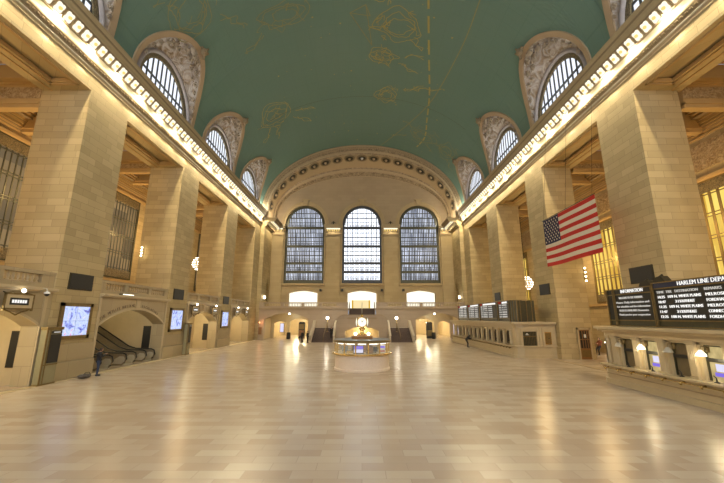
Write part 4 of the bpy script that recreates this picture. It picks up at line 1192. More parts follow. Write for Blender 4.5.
# passages beyond the arches
for s in (-1, 1):
    p_ = MB(); xa, xb = 9.0, 17.0
    p_.box(*S(s, xb, xb+.3), 61.8, 80, 0, 5.05); struct(MB().box(*S(s, xa-.3, xa), 61.8, 80, 0, 5.05).build('wall_passage_side', 'marble')); struct(MB().box(*S(s, xa, xb), 79.7, 80, 0, 5.05).build('wall_passage_end', 'marble'))
    q = MB(); q.box(*S(s, xa-.3, xb+.3), 61.8, 80, 4.7, 5.0)
    struct(p_.build('wall_passage_'+side_word(s), 'marble')); struct(q.build('ceiling_passage_'+side_word(s), 'arch'))
    i_ = MB(); arch_panel(i_, *(sorted(S(s, xa, xb))), 0, 4.7, [(s*11.6, 1.9, 0, 2.9, 3.5), (s*15.2, 1.2, 0, 2.6, 3.0)], 67.2, .6, 'y')
    struct(i_.build('wall_passage_inner_'+side_word(s), 'marble'))
    for j, (x, y, z) in enumerate(((s*12.9, 63.6, 4.5), (s*11.0, 70.5, 4.5), (s*13.5, 74.5, 4.5))):
        l = empty('ceiling_lamp', (x, y, z), '%s lamp of the three hanging under the ceiling of the %s passage' % (('nearest', 'middle', 'farthest')[j], side_word(s)), 'lamp')
        MB().lathe([(.22, .2), (.25, .12), (.12, .05), (.02, 0)], (x, y, z), 12).build('canopy', 'bronze2', l, True)
        MB().ball((x, y, z-.12), .2, 10, 6, (1, 1, .7)).build('globe', 'lampw', l, True)
# free standing poster cases in the passages
def poster_case(x, y, w_, h, label, mats):
    o = empty('poster_case', (x, y, 0), label, 'kiosk')
    MB().box(x-w_/2, x+w_/2, y-.3, y+.3, 0, h-.2).prism([(x-w_/2, h-.2), (x+w_/2, h-.2), (x+w_/2-.15, h), (x-w_/2+.15, h)], 'y', y-.3, y+.3).build('case', 'black', o)
    MB().box(x-w_/2+.1, x+w_/2-.1, y-.33, y-.3, h*.55, h-.35).build('upper_poster', mats[0], o)
    MB().box(x-w_/2+.1, x+w_/2-.1, y-.33, y-.3, .4, h*.5).build('lower_poster', mats[1], o)
poster_case(-11.0, 66.0, 1.1, 2.9, 'black arched poster kiosk standing in the left passage', ('bronze2', 'wood'))
poster_case(12.3, 66.0, 1.05, 2.9, 'black arched poster kiosk standing in the right passage', ('bronze', 'bronze2'))
for x, y, lb in ((-13.0, 64.0, 'black litter bin standing left of the poster kiosk in the left passage'), (12.75, 64.4, 'black litter bin just in front of the poster kiosk in the right passage')):
    o = MB().lathe([(.3, 0), (.36, .1), (.36, .95), (.3, 1.0)], (x, y, 0), 14).build('litter_bin', 'black', smooth=True); tag(o, lb, 'bin')
    MB().lathe([(.38, 0), (.38, .06), (.25, .12)], (x, y, 1.0), 14).build('lid', 'bronze', o, True)
# bright shop displays and posters along the passages
for x, y, w_, z0, z1, m, lb in ((-14.9, 67.1, .8, 1.0, 2.7, 'scrwhite', 'bright white advertising panel on the inner wall of the left passage'), (9.4, 67.1, .7, 1.6, 2.6, 'scrwhite', 'bright white display panel at the inner edge of the right passage')):
    o = MB().box(x-w_/2, x+w_/2, y-.05, y+.095, z0, z1).build('light_panel', 'bronze2'); MB().box(x-w_/2+.08, x+w_/2-.08, y-.07, y-.05, z0+.08, z1-.08).build('lit_face', m, o); tag(o, lb, 'panel')
# glazed doors in the right passage side
o = MB().box(16.84, 16.94, 62.6, 66.4, 0, 3.1).build('glazed_door', 'bronze2'); tag(o, 'pale lit glazed doors on the right wall of the right passage', 'door')
for k in range(3): MB().box(16.8, 16.84, 62.75+k*1.25, 63.75+k*1.25, .15, 2.5).build('pane', 'scrwhite', o)
# brown hatch and red lamp on the wall left of the left passage
o = MB().box(-17.5, -16.95, 60.9, 61, .9, 2.1).build('wooden_hatch', 'wood'); tag(o, 'small brown wooden hatch on the wall left of the left passage', 'hatch')
MB().box(-17.42, -17.03, 60.87, 60.9, .98, 2.02).build('inset_panel', 'wood', o)
o = empty('red_lamp', (-17.35, 60.85, 2.85), 'small glowing red lamp above the brown hatch', 'lamp')
MB().box(-17.4, -17.3, 60.85, 61, 2.8, 2.95).build('base', 'bronze', o); MB().ball((-17.35, 60.8, 2.87), .09, 8, 6).build('bulb', 'lampred', o, True)
# torchere standards and small lamps on the end walls above the balcony
for s in (-1, 1):
    x = s*17.35
    o = empty('candelabrum', (x, 64.3, 6.4), 'slender bronze wall candelabrum above the %s end of the far balcony' % side_word(s), 'candelabrum')
    b = MB(); b.tube([(x, 64.3, 6.5), (x, 64.3, 7.5), (x, 64.3, 8.8), (x, 64.3, 10.6)], [.06, .22, .1, .03], 8)
    for sg in (-1, 1): b.tube([(x, 64.3, 8.3), (x, 64.3+sg*.5, 8.5), (x, 64.3+sg*.55, 9.3), (x, 64.3+sg*.45, 9.8)], .05, 6)
    b.build('stem', 'bronze2', o, True)
    MB().box(*S(s, 17.3, 17.6), 64.15, 64.45, 7.2, 7.6).build('bracket', 'bronze2', o)
    l = empty('wall_lamp', (s*17.4, 62.6, 6.9), 'small bright wall lamp near the %s corner of the far balcony' % side_word(s), 'lamp')
    MB().box(*S(s, 17.3, 17.6), 62.5, 62.7, 6.85, 6.95).build('arm', 'bronze', l); MB().lathe([(.1, 0), (.16, .1), (.16, .4), (.1, .5)], (s*17.25, 62.6, 6.95), 10).build('glass', 'lampw', l, True)
for s in (-1, 1):
    for k, x in enumerate((13.6, 14.6, 15.3)):
        pass

# ------------------------------------------------------------------ information booth
BX, BY = 0.0, 27.35
bo = empty('information_booth', (BX, BY, 0), 'round marble and glass information booth in the middle of the floor, brass clock above', 'booth')
MB().lathe([(2.06, 0), (2.06, .12), (2.0, .16), (2.0, 1.02), (2.08, 1.06)], (BX, BY, 0), 48).build('marble_base', 'boothst', bo)
MB().lathe([(2.12, 1.06), (2.24, 1.1), (2.24, 1.17), (2.1, 1.2)], (BX, BY, 0), 48).build('brass_counter', 'brass', bo)
MB().lathe([(2.1, 1.18), (2.1, 1.22), (.9, 1.22)], (BX, BY, 0), 48).build('counter_top', 'marble', bo)
gl = MB(); gl.grid([[(BX+1.98*math.cos(2*PI*i/40), BY+1.98*math.sin(2*PI*i/40), z) for i in range(40)] for z in (1.22, 1.92)], True); gl.build('glass_screen', 'glass', bo, recalc=False)
for i in range(14):
    a = -PI/2+2*PI*(i+.5)/14; x, y = BX+2.0*math.cos(a), BY+2.0*math.sin(a)
    MB().box(x-.05, x+.05, y-.05, y+.05, 1.2, 1.95).build('mullion', 'brass', bo)
rf = MB().lathe([(2.1, 1.92), (2.18, 1.95), (2.18, 2.06), (2.1, 2.1)], (BX, BY, 0), 48).build('cornice_ring', 'bronze2', bo)
MB().lathe([(2.1, 2.08), (2.1, 2.12), (  .78, 2.14), (.75, 2.1)], (BX, BY, 0), 48).build('roof', 'roof', bo)
for i in range(14):
    a = -PI/2+2*PI*i/14; c = Vector((BX+1.83*math.cos(a), BY+1.83*math.sin(a), 1.83)); tn = Vector((-math.sin(a), math.cos(a), 0))*.29; nn = Vector((math.cos(a), math.sin(a), 0))*.1
    b = MB(); b.raw([tuple(c-tn-nn), tuple(c+tn-nn), tuple(c+tn+nn), tuple(c-tn+nn)]+[tuple(v+Vector((0, 0, .09))) for v in (c-tn-nn, c+tn-nn, c+tn+nn, c-tn+nn)], [(0, 3, 2, 1), (4, 5, 6, 7), (0, 1, 5, 4), (1, 2, 6, 5), (2, 3, 7, 6), (3, 0, 4, 7)])
    b.build('lit_strip', 'shade_on', bo)
MB().lathe([(.8, 1.22), (.8, 2.12)], (BX, BY, 0), 24).build('inner_core', 'wood', bo)
MB().lathe([(.78, 2.1), (.82, 2.14), (.78, 2.27), (.82, 2.32), (.5, 2.37), (.3, 2.45)], (BX, BY, 0), 32).build('drum', 'wood', bo)
MB().lathe([(.3, 2.44), (.2, 2.52), (.13, 2.6), (.13, 2.75), (.24, 2.82), (.24, 2.88), (.12, 2.95)], (BX, BY, 0), 16).build('shaft', 'brass', bo, True)
for sg in (-1, 1):
    MB().ball((BX+sg*.48, BY-.55, 2.52), .11, 10, 6).build('globe_lamp', 'lampw', bo, True)
    MB().tube([(BX+sg*.48, BY-.55, 2.3), (BX+sg*.48, BY-.55, 2.44)], .05, 6).build('lamp_stem', 'brass', bo)
ck = empty('clock', (BX, BY, 2.95), 'four faced brass clock with opal dials on top of the information booth', 'clock')
MB().lathe([(.12, 2.93), (.2, 2.98), (.1, 3.04), (.3, 3.1), (.26, 3.36), (.3, 3.62), (.16, 3.72), (.1, 3.76)], (BX, BY, 0), 16).build('brass_body', 'brass', ck, True)
MB().lathe([(.08, 3.74), (.13, 3.8), (.1, 3.88), (.04, 3.94), (.01, 4.0)], (BX, BY, 0), 12).build('acorn_finial', 'brass', ck, True)
for k in range(4):
    a = PI/2*k; d = Vector((math.sin(a), -math.cos(a), 0)); rt = Vector((math.cos(a), math.sin(a), 0)); up = Vector((0, 0, 1)); c = Vector((BX, BY, 3.36))
    b = MB(); rws = []
    for (r, h) in ((.01, .47), (.15, .455), (.27, .42), (.33, .36)): rws.append([tuple(c+d*h+rt*r*math.cos(2*PI*j/24)+up*r*math.sin(2*PI*j/24)) for j in range(24)])
    b.grid(rws, True); fc = b.build('opal_face', 'opal', ck, True, False)
    b = MB(); rws = []
    for (r, h) in ((.33, .3), (.33, .38), (.37, .38), (.37, .3)): rws.append([tuple(c+d*h+rt*r*math.cos(2*PI*j/24)+up*r*math.sin(2*PI*j/24)) for j in range(24)])
    b.grid(rws, True); b.build('brass_rim', 'brass', fc, True, False)
    for (ang, ln, w_) in ((50, .2, .018), (100, .14, .024)):
        t = math.radians(ang); q = rt*math.cos(t)+up*math.sin(t); pp = rt*-math.sin(t)+up*math.cos(t)
        b = MB(); b.face([tuple(c+d*.485-pp*w_), tuple(c+d*.485+q*ln-pp*w_*.3), tuple(c+d*.485+q*ln+pp*w_*.3), tuple(c+d*.485+pp*w_)]); b.build('hand', 'black', fc, recalc=False)
    b = MB()
    for hh in range(12):
        t = 2*PI*hh/12; q = rt*math.cos(t)+up*math.sin(t); pp = rt*-math.sin(t)+up*math.cos(t)
        b.face([tuple(c+d*.43+q*.23-pp*.01), tuple(c+d*.41+q*.29-pp*.01), tuple(c+d*.41+q*.29+pp*.01), tuple(c+d*.43+q*.23+pp*.01)])
    b.build('hour_marks', 'bronze', fc, recalc=False)
# things on the counter
def booth_item(ang, r): a = math.radians(ang); return BX+r*math.sin(a), BY-r*math.cos(a)
x, y = booth_item(-8, 1.72)
o = MB().box(x-.36, x+.36, y-.03, y+.05, 1.22, 1.78).build('display_screen', 'black'); tag(o, 'display screen with a violet top and white list inside the booth window', 'screen')
MB().box(x-.32, x+.32, y-.04, y-.03, 1.52, 1.74).build('violet_header', 'scrviol', o); MB().box(x-.32, x+.32, y-.04, y-.03, 1.28, 1.51).build('white_list', 'scrwhite', o)
x, y = booth_item(56, 1.78)
o = MB().box(x-.2, x+.2, y-.03, y+.03, 1.22, 1.76).build('leaflet_stand', 'paper'); tag(o, 'white leaflet poster with red blue and green bands at the right booth window', 'poster')
MB().box(x-.17, x+.17, y-.04, y-.03, 1.55, 1.7).build('blue_band', 'scrviol', o); MB().box(x-.17, x+.17, y-.04, y-.03, 1.3, 1.38).build('red_band', 'red', o)
for ang, w_, h, m, lb in ((36, .34, .34, 'black', 'dark computer monitor behind the right part of the booth glass'), (20, .5, .42, 'wood', 'brown file box behind the booth glass right of the display screen'), (-32, .55, .16, 'brass', 'low brass tray behind the booth glass left of the display screen'), (-50, .45, .38, 'roof', 'grey monitor behind the left part of the booth glass')):
    x, y = booth_item(ang, 1.6)
    nmx = {'black': 'computer_monitor', 'wood': 'file_box', 'brass': 'counter_tray', 'roof': 'computer_monitor'}[m]
    b = MB()
    if 'monitor' in nmx:
        b.box(x-w_/2, x+w_/2, y-.03, y+.03, 1.32, 1.32+h); b.box(x-.04, x+.04, y-.02, y+.02, 1.22, 1.34); b.box(x-.14, x+.14, y-.08, y+.08, 1.22, 1.24)
    else:
        b.box(x-w_/2, x+w_/2, y-.14, y+.14, 1.22, 1.24); b.box(x-w_/2, x-w_/2+.02, y-.14, y+.14, 1.22, 1.22+h); b.box(x+w_/2-.02, x+w_/2, y-.14, y+.14, 1.22, 1.22+h); b.box(x-w_/2, x+w_/2, y-.14, y-.12, 1.22, 1.22+h*.85); b.box(x-w_/2, x+w_/2, y+.12, y+.14, 1.22, 1.22+h)
    tag(b.build(nmx, m), lb, nmx.split('_')[-1])

# ------------------------------------------------------------------ ticket offices on the right
def fluted_pilaster(b, y, x, w_, z0, z1):
    b.box(x, x+.2, y-w_/2, y+w_/2, z0, z1)
    n = 4
    for k in range(n):
        yy = y-w_/2+w_*(k+.5)/n; b.tube([(x, yy, z0+.12), (x, yy, z1-.12)], w_/n*.36, 6)
    b.box(x-.06, x+.2, y-w_/2-.04, y+w_/2+.04, z0, z0+.1); b.box(x-.06, x+.2, y-w_/2-.04, y+w_/2+.04, z1-.12, z1)
def bracket(x, y, par, mat='brass'):
    b = MB(); b.ball((x+.0, y, .86), .07, 6, 4); b.tube([(x+.2, y, .9), (x+.02, y, .86), (x+.02, y, .78)], .045, 5)
    return b.build('rail_bracket', mat, par, True)

nb = empty('ticket_office', (16.4, 16, 0), 'near marble ticket office with four lamp lit counter windows at the right edge', 'ticket office')
NE = 21.95
def shell(b, x, ne, z0, z1, ch=.35, far=18.25, y0=10.0):
    b.prism([(far, y0), (x, y0), (x, ne-ch), (x+ch*.3, ne-ch*.3), (x+ch, ne), (far, ne)], 'z', z0, z1)
b = MB(); shell(b, 14.3, NE+.05, 0, .28); shell(b, 14.4, NE, .28, 1.0); b.build('plinth', 'marble', nb)
b = MB(); shell(b, 14.34, NE+.02, .55, .6); b.build('plinth_moulding', 'marble_d', nb)
b = MB(); shell(b, 14.1, NE+.1, 1.0, 1.08); b.build('counter_ledge', 'marble', nb)
wins_ = [(15.3, .47), (16.92, .47), (18.54, .47), (20.14, .45)]
b = MB(); prev = 10.0
for c, hw in wins_:
    b.box(14.62, 14.95, prev, c-hw, 1.08, 2.66); prev = c+hw
b.box(14.62, 14.95, prev, NE-.1, 1.08, 2.66); b.box(14.62, 18.2, NE-.4, NE-.1, 1.08, 2.66)
b.box(14.62, 14.95, 10, NE-.1, 2.55, 2.66); b.box(14.95, 18.2, 10.0, NE-.3, 1.08, 1.12)
b.box(17.9, 18.2, 10.0, NE-.3, 1.08, 2.66)
b.build('wall', 'marble', nb)
for y in (14.49, 16.11, 17.73, 19.34, 20.95, 21.45):
    b = MB(); fluted_pilaster(b, y, 14.5, .34 if y < 21 else .26, 1.08, 2.66); b.build('fluted_pilaster', 'marble', nb)
b = MB(); shell(b, 14.48, NE-.05, 2.66, 2.86); shell(b, 14.4, NE, 2.86, 2.94); shell(b, 14.2, NE+.12, 2.94, 3.05); shell(b, 14.05, NE+.2, 3.05, 3.2); b.build('entablature', 'marble', nb)
for k in range(11): bracket(14.12, 11.5+k*.98+.1, nb)
MB().tube([(14.14, 10.5, .88), (14.14, 21.6, .88), (14.5, 22.08, .88), (15.6, 22.08, .88)], .02, 6).build('brass_rail', 'brass', nb)
for i, (c, hw) in enumerate(wins_):
    lit = i in (0, 2)
    w_ = empty('ticket_window', (14.8, c, 1.08), None, None)
    w_.parent = nb; w_.location = Vector((14.8, c, 1.08))-Vector(nb['_o']); 
    MB().box(14.86, 14.90, c-hw, c+hw, 1.08, 2.55).build('window_glow' if lit else 'dim_glass', 'pane' if lit else 'pane_off', w_)
    b = MB(); b.box(14.78, 14.86, c-hw, c+hw, 1.86, 1.94); b.box(14.78, 14.86, c-hw, c-hw+.05, 1.08, 2.55); b.box(14.78, 14.86, c+hw-.05, c+hw, 1.08, 2.55); b.box(14.78, 14.86, c-hw, c+hw, 2.49, 2.55); b.build('grille_frame', 'olive', w_)
    MB().box(14.74, 14.80, c-hw+.08, c+hw-.08, 1.88, 2.02).build('dark_nameplate', 'black', w_)
    if lit:
        MB().box(14.80, 14.84, c-.28, c+.12, 1.5, 1.8).build('white_notice', 'scrwhite', w_); MB().box(14.80, 14.84, c-.2, c+.2, 1.3, 1.45).build('violet_display', 'scrviol', w_)
    q = MB(); q.lathe([(.09, 0), (.1, .02), (.03, .06), (.02, .2)], (14.5, c-.12, 1.08), 8); q.tube([(14.5, c-.12, 1.28), (14.46, c-.05, 1.36)], .02, 6)
    mo = q.build('counter_microphone', 'black'); tag(mo, 'small black microphone on the ledge at the %s ticket window of the near office' % ('first', 'second', 'third', 'farthest')[i], 'microphone')
    yl = c+.08
    L_ = empty('window_lamp', (14.3, yl, 2.1), '%s lamp on a curled bracket at the %s ticket window from the right edge' % ('lit' if lit else 'unlit', ('first', 'second', 'third', 'fourth')[i]), 'lamp')
    MB().tube([(14.5, yl, 2.35), (14.42, yl, 2.5), (14.28, yl, 2.5), (14.24, yl, 2.36)], .02, 6).box(14.5, 14.62, yl-.04, yl+.04, 2.26, 2.5).build('arm', 'bronze2', L_, True)
    MB().lathe([(.045, 2.36), (.09, 2.3), (.17, 2.2), (.19, 2.12), (.17, 2.11), (.04, 2.3)], (14.24, yl, 0), 14).build('glass_shade', 'shade_on' if lit else 'shade_off', L_, True)

fo = empty('ticket_office', (16.4, 45, 0), 'far marble ticket office with a long row of arched windows and half columns', 'ticket office')
FN, FF = 34.0, 57.6
def shell2(b, x, ne, z0, z1, ch=.55, far=18.25):
    b.prism([(far, FF), (x, FF), (x, ne+ch), (x+ch*.35, ne+ch*.35), (x+ch*1.4, ne), (far, ne)], 'z', z0, z1)
b = MB(); shell2(b, 14.3, FN-.05, 0, .28); shell2(b, 14.4, FN, .28, 1.0); b.build('plinth', 'marble', fo)
b = MB(); shell2(b, 14.2, FN-.12, 1.0, 1.1); b.build('counter_ledge', 'marble', fo)
b = MB(); prev = 35.35; nb_ = 12; wv = (55.6-35.35)/nb_
arch_panel(b, 35.35, 57.5, 1.1, 2.7, [(35.35+wv*(k+.5), .6, 1.1, 2.1, 2.5) for k in range(nb_)], 14.66, .05, 'x', 8)
b.box(14.62, 14.95, 34.4, 35.35, 1.1, 2.7); b.box(15.0, 15.15, 34.05, 34.4, 1.1, 2.7); b.box(16.45, 18.25, 34.05, 34.4, 1.1, 2.7); b.box(15.15, 16.45, 34.05, 34.4, 2.4, 2.7)
b.prism([(14.62, 34.9), (15.05, 34.05), (15.2, 34.2), (14.9, 34.9)], 'z', 1.1, 2.7)
b.build('wall', 'marble', fo)
MB().box(15.3, 15.35, 35.3, 57.4, 1.1, 2.7).build('painted_dark_backing', 'hollow', fo)  # sheet painted dark in place of the shade behind the arches
for k in range(nb_+1):
    y = 35.35+wv*k
    MB().lathe([(.2, 0), (.2, .08), (.14, .12), (.14, 1.2), (.12, 1.25), (.19, 1.36), (.19, 1.5)], (14.54, y, 1.1), 12).build('half_column', 'marble', fo, True)
    if k < nb_: MB().box(14.8, 14.84, y+wv/2-.56, y+wv/2+.56, 1.14, 1.34).build('window_shelf', 'bronze2', fo)
for k in range(30): bracket(14.22, 35.2+k*.72, fo, 'bronze2')
b = MB(); shell2(b, 14.5, FN+.05, 2.7, 2.9); shell2(b, 14.4, FN, 2.9, 3.0); shell2(b, 14.25, FN-.15, 3.0, 3.1); shell2(b, 14.1, FN-.25, 3.1, 3.28); b.build('entablature', 'marble', fo)
b = MB(); b.box(15.15, 16.45, 34.2, 34.24, 1.12, 2.4); g_ = b.build('side_window', 'olive', fo)
b = MB(); 
for k in range(9): b.box(15.2+k*.145, 15.22+k*.145, 34.16, 34.2, 1.15, 2.38)
b.box(15.15, 16.45, 34.14, 34.2, 1.9, 1.98); b.build('grille', 'bronze2', g_)
MB().lathe([(.05, 2.25), (.1, 2.2), (.18, 2.08), (.17, 2.07)], (15.5, 34.0, 0), 12).build('lamp_shade', 'shade_off', g_, True)
b = MB(); b.box(17.15, 17.75, 33.96, 34.05, 1.25, 2.35); br_ = b.build('brass_door_panel', 'brass', fo); MB().box(17.22, 17.68, 33.94, 33.96, 1.32, 2.28).build('inner_panel', 'bronze2', br_); MB().ball((17.5, 33.92, 1.8), .06, 6, 5).build('knob', 'bronze', br_, True)
b = MB(); 
for x in (16.65, 16.95, 17.95): b.box(x, x+.22, 33.97, 34.05, 1.1, 2.7)
b.build('side_pilasters', 'marble', fo)

# ------------------------------------------------------------------ departure boards
def board(x, ya, yb, z0, z1, depth, label, header, lines, header_col='black', hx=None, size=.17, cells=None):
    """ya = far (left in view) end, yb = near end; face looks to -x"""
    o = empty('departure_board', (x+depth/2, (ya+yb)/2, z0), label, 'departure board')
    MB().box(x+.04, x+depth, yb, ya, z0, z1).build('case', 'olive', o)
    b = MB()
    for z in (z0, z0+.30, z1-.34, z1-.05): b.box(x-.04, x+.06, yb, ya, z, z+.05)
    for y in (ya-.05, yb): b.box(x-.05, x+.06, y, y+.05, z0, z1)
    b.build('frame', 'bronze2', o)
    MB().box(x+.02, x+.04, yb+.06, ya-.06, z0+.36, z1-.36).build('black_panel', 'black', o)
    MB().box(x+.01, x+.04, yb+.06, ya-.06, z1-.29, z1-.05).build('header_panel', header_col, o)
    R, U = (0, -1, 0), (0, 0, 1)
    if header: text_part('header_lettering', header[0], header[1], 'txt', o, R, U, (x-.0, ya-header[2], z1-.25), width=header[3] if len(header) > 3 else None)
    for (txt, dy, dz, sz, mt, wd_) in lines:
        text_part('line_of_text', txt, sz, mt, o, R, U, (x+.005, ya-dy, z1-dz), width=wd_)
    return o
bx = 14.75
o = board(bx, 21.3, 20.75, 3.22, 5.3, .9, 'narrow blank dark end section of the near departure board', None, [])
lines = [('WELCOME TO THE TERMINAL', .35, .58, .15, 'txtdim', 1.75), ('Hours: Daily information and', .1, .83, .15, 'txtdim', 2.35), ('For schedules and fare information', .12, 1.05, .14, 'txtdim', 2.35), ('TICKETS AVAILABLE Downstairs', .25, 1.27, .14, 'txtdim', 2.1), ('Thank you for your cooperation', .2, 1.49, .13, 'txtdim', 2.2)]
lines = [(a, b_, c_, d_*1.1, e_, f_) for a, b_, c_, d_, e_, f_ in lines]
board(bx, 20.7, 17.95, 3.22, 5.3, .9, 'black board headed INFORMATION with five lines of white text', ('INFORMATION', .27, .55, 1.6), lines)
rows_ = [('10:25', '109', 'N.', 'WHITE PLAINS', 'MELROSE +'), ('10:47', '', '31', 'SOUTHEAST', 'FORDHAM +'), ('11:25', '109', 'N.', 'WHITE PLAINS', 'MELROSE +'), ('11:47', '', '31', 'SOUTHEAST', 'CONNECTION'), ('12:25', '108', 'N.', 'WHITE PLAINS', 'FORDHAM +')]
L2 = [('TIME', .2, .56, .17, 'txtdim', .45), ('TRK', .75, .56, .17, 'txtdim', .35), ('DESTINATION', 1.25, .56, .17, 'txtdim', 1.15), ('REMARKS', 2.7, .56, .17, 'txtdim', .75)]
for k, (a, b_, c_, d_, e_) in enumerate(rows_):
    z = .80+k*.235
    for t_, dy, w_ in ((a, .22, .4), (b_, .8, .28), (c_, 1.18, .17), (d_, 1.42, 1.1 if len(d_) > 9 else .75), (e_, 2.72, 1.0)):
        if t_: L2.append((t_, dy, z, .18, 'txt', w_))
board(bx, 17.9, 11.0, 3.22, 5.42, .9, 'long black board headed HARLEM LINE DEPARTURES with rows of trains', ('HARLEM LINE DEPARTURES', .27, 1.45, 3.1), L2, 'navy')
# clutter behind the information board
for x, y, z, w_, lb in ((15.4, 18.9, 5.3, .46, 'dark angular bracket on top of the information board'), (15.4, 17.95, 5.42, .4, 'small pale flood lamp between the two near boards')):
    b = MB(); b.prism([(y-w_, z), (y+w_, z), (y+w_*.6, z+.3), (y-w_*.3, z+.36)], 'x', x-.2, x+.2); b.tube([(x, y-w_*.6, z), (x, y, z+.42), (x, y+w_*.5, z+.3)], .06, 6)
    tag(b.build('board_floodlight', 'bronze'), lb, 'floodlight')
def fake_rows(rnd_, dy0, dy1, z0, n, dz):
    b = []
    return b
words_ = ['STAMFORD', 'NEW HAVEN', 'HARLEM', 'CROTON', 'GREENWICH', 'BREWSTER', 'SOUTHEAST', 'POUGHKEEPSIE', 'NORWALK', 'RYE']
secs = [(55.4, 50.4), (50.3, 45.3), (45.2, 39.3), (39.2, 36.1)]
for k, (a, c) in enumerate(secs):
    ls = []; rr = random.Random(k)
    for i in range(6):
        y = .25
        z = .52+i*.24
        ls.append((rr.choice(['10:%02d', '11:%02d', '12:%02d']) % rr.randint(2, 58), .3, z, .22, 'txtdim', .6))
        ls.append((rr.choice(words_), 1.15, z, .22, 'txtdim', min(1.5, (a-c)*.4)))
        if a-c > 4: ls.append((rr.choice(['ON TIME', 'DELAYED', 'BOARDING']), 3.0, z, .2, 'txtdim', 1.2))
    o = board(14.95, a, c, 3.3, 5.42, 1.3, 'departure board on the far ticket office, %s of four in the row' % ('farthest', 'second farthest', 'second nearest', 'nearest')[k], None, ls)
    MB().box(14.9, 14.97, c+.6, a-1.3, 5.14, 5.32).build('lit_header', 'txt', o)
    MB().box(14.9, 14.97, a-.9, a-.3, 5.12, 5.34).build('red_square', 'red', o)
b = MB(); b.box(14.95, 16.6, 34.3, 36.0, 3.3, 5.3); o = b.build('board_cabinet', 'olive'); tag(o, 'blank dark cabinet closing the near end of the four boards', 'cabinet')
b = MB()
for y in (34.28, 34.9, 35.5): b.box(14.9, 14.97, y, y+.06, 3.3, 5.3)
for x in (15.2, 15.8, 16.3): b.box(x, x+.06, 34.25, 34.3, 3.3, 5.3)
b.build('vertical_ribs', 'bronze2', o)

# ------------------------------------------------------------------ door in the middle right pillar
o = empty('wooden_door', (20.35, 33.2, 0), 'narrow brown wooden glazed door in the base of the middle right pillar', 'door')
b = MB(); b.box(19.75, 19.87, 33.13, 33.27, 0, 2.75); b.box(20.83, 20.95, 33.13, 33.27, 0, 2.75); b.box(19.75, 20.95, 33.13, 33.27, 2.6, 2.75); b.build('frame', 'marble', o)
MB().box(19.87, 20.83, 33.18, 33.25, 0, 2.6).build('leaf', 'vest', o)
b = MB()
for x in (19.87, 20.14, 20.36, 20.58, 20.75): b.box(x, x+.07, 33.14, 33.18, .95, 2.55)
for z in (.9, 1.7, 2.5): b.box(19.87, 20.83, 33.14, 33.18, z, z+.08)
b.box(19.87, 20.83, 33.14, 33.18, .05, .12)
b.build('glazing_bars', 'wood', o)
MB().box(19.93, 20.79, 33.165, 33.18, .98, 2.5).build('dark_glass', 'black', o)
MB().box(20.3, 20.5, 33.12, 33.14, 1.9, 2.2).build('paper_notice', 'paper', o); MB().box(19.95, 20.78, 33.15, 33.18, .2, .8).build('brass_kick_panel', 'bronze2', o)
# ------------------------------------------------------------------ flag
def flag():
    o = empty('flag', (16.3, 27, 8.1), 'large American flag hanging on cables from the right cornice', 'flag')
    ya, yb, z0, z1 = 30.5, 23.35, 8.05, 12.18
    nx, nz = 40, 26
    def P(u, v, d=0): return (16.3+.10*math.sin(u*7+v*1.2)*(.3+.7*(1-v))+d, ya+(yb-ya)*u, z0+(z1-z0)*v-.05*math.sin(u*3.1))
    b = MB()
    for i in range(nx):
        for j in range(nz):
            u0, u1, v0, v1 = i/nx, (i+1)/nx, j/nz, (j+1)/nz
            stripe = 12-j//2
            b.cur = 2 if (u0 < .349 and stripe < 7) else (0 if stripe % 2 == 0 else 1)
            b.face([P(u0, v0), P(u1, v0), P(u1, v1), P(u0, v1)])
            b.face([P(u0, v0, .012), P(u0, v1, .012), P(u1, v1, .012), P(u1, v0, .012)])
    b.cur = 1
    for r in range(9):
        n = 6 if r % 2 == 0 else 5
        for k in range(n):
            cu = (.35/12)*(1+2*k+(0 if n == 6 else 1)); cv = 1-(7/13)*(r+1)/10
            for d in (-.01, .022):
                pts = []
                for q in range(10):
                    rr = .115 if q % 2 == 0 else .05; a = PI/2+2*PI*q/10
                    u, v = cu+rr*math.cos(a)/7.15, cv+rr*math.sin(a)/4.13
                    pts.append(P(u, v, d))
                b.face(pts)
    b.build('cloth', ['red', 'white', 'blue'], o, recalc=False)
    for y in (30.3, 26.9, 23.55):
        MB().tube([(16.3, y, 12.15), (17.5, y, 21.3)], .012, 5).build('cable', 'bronze', o)
    MB().tube([(16.3, 30.6, 12.2), (16.3, 23.25, 12.2)], .03, 6).build('pole', 'bronze', o)
flag()

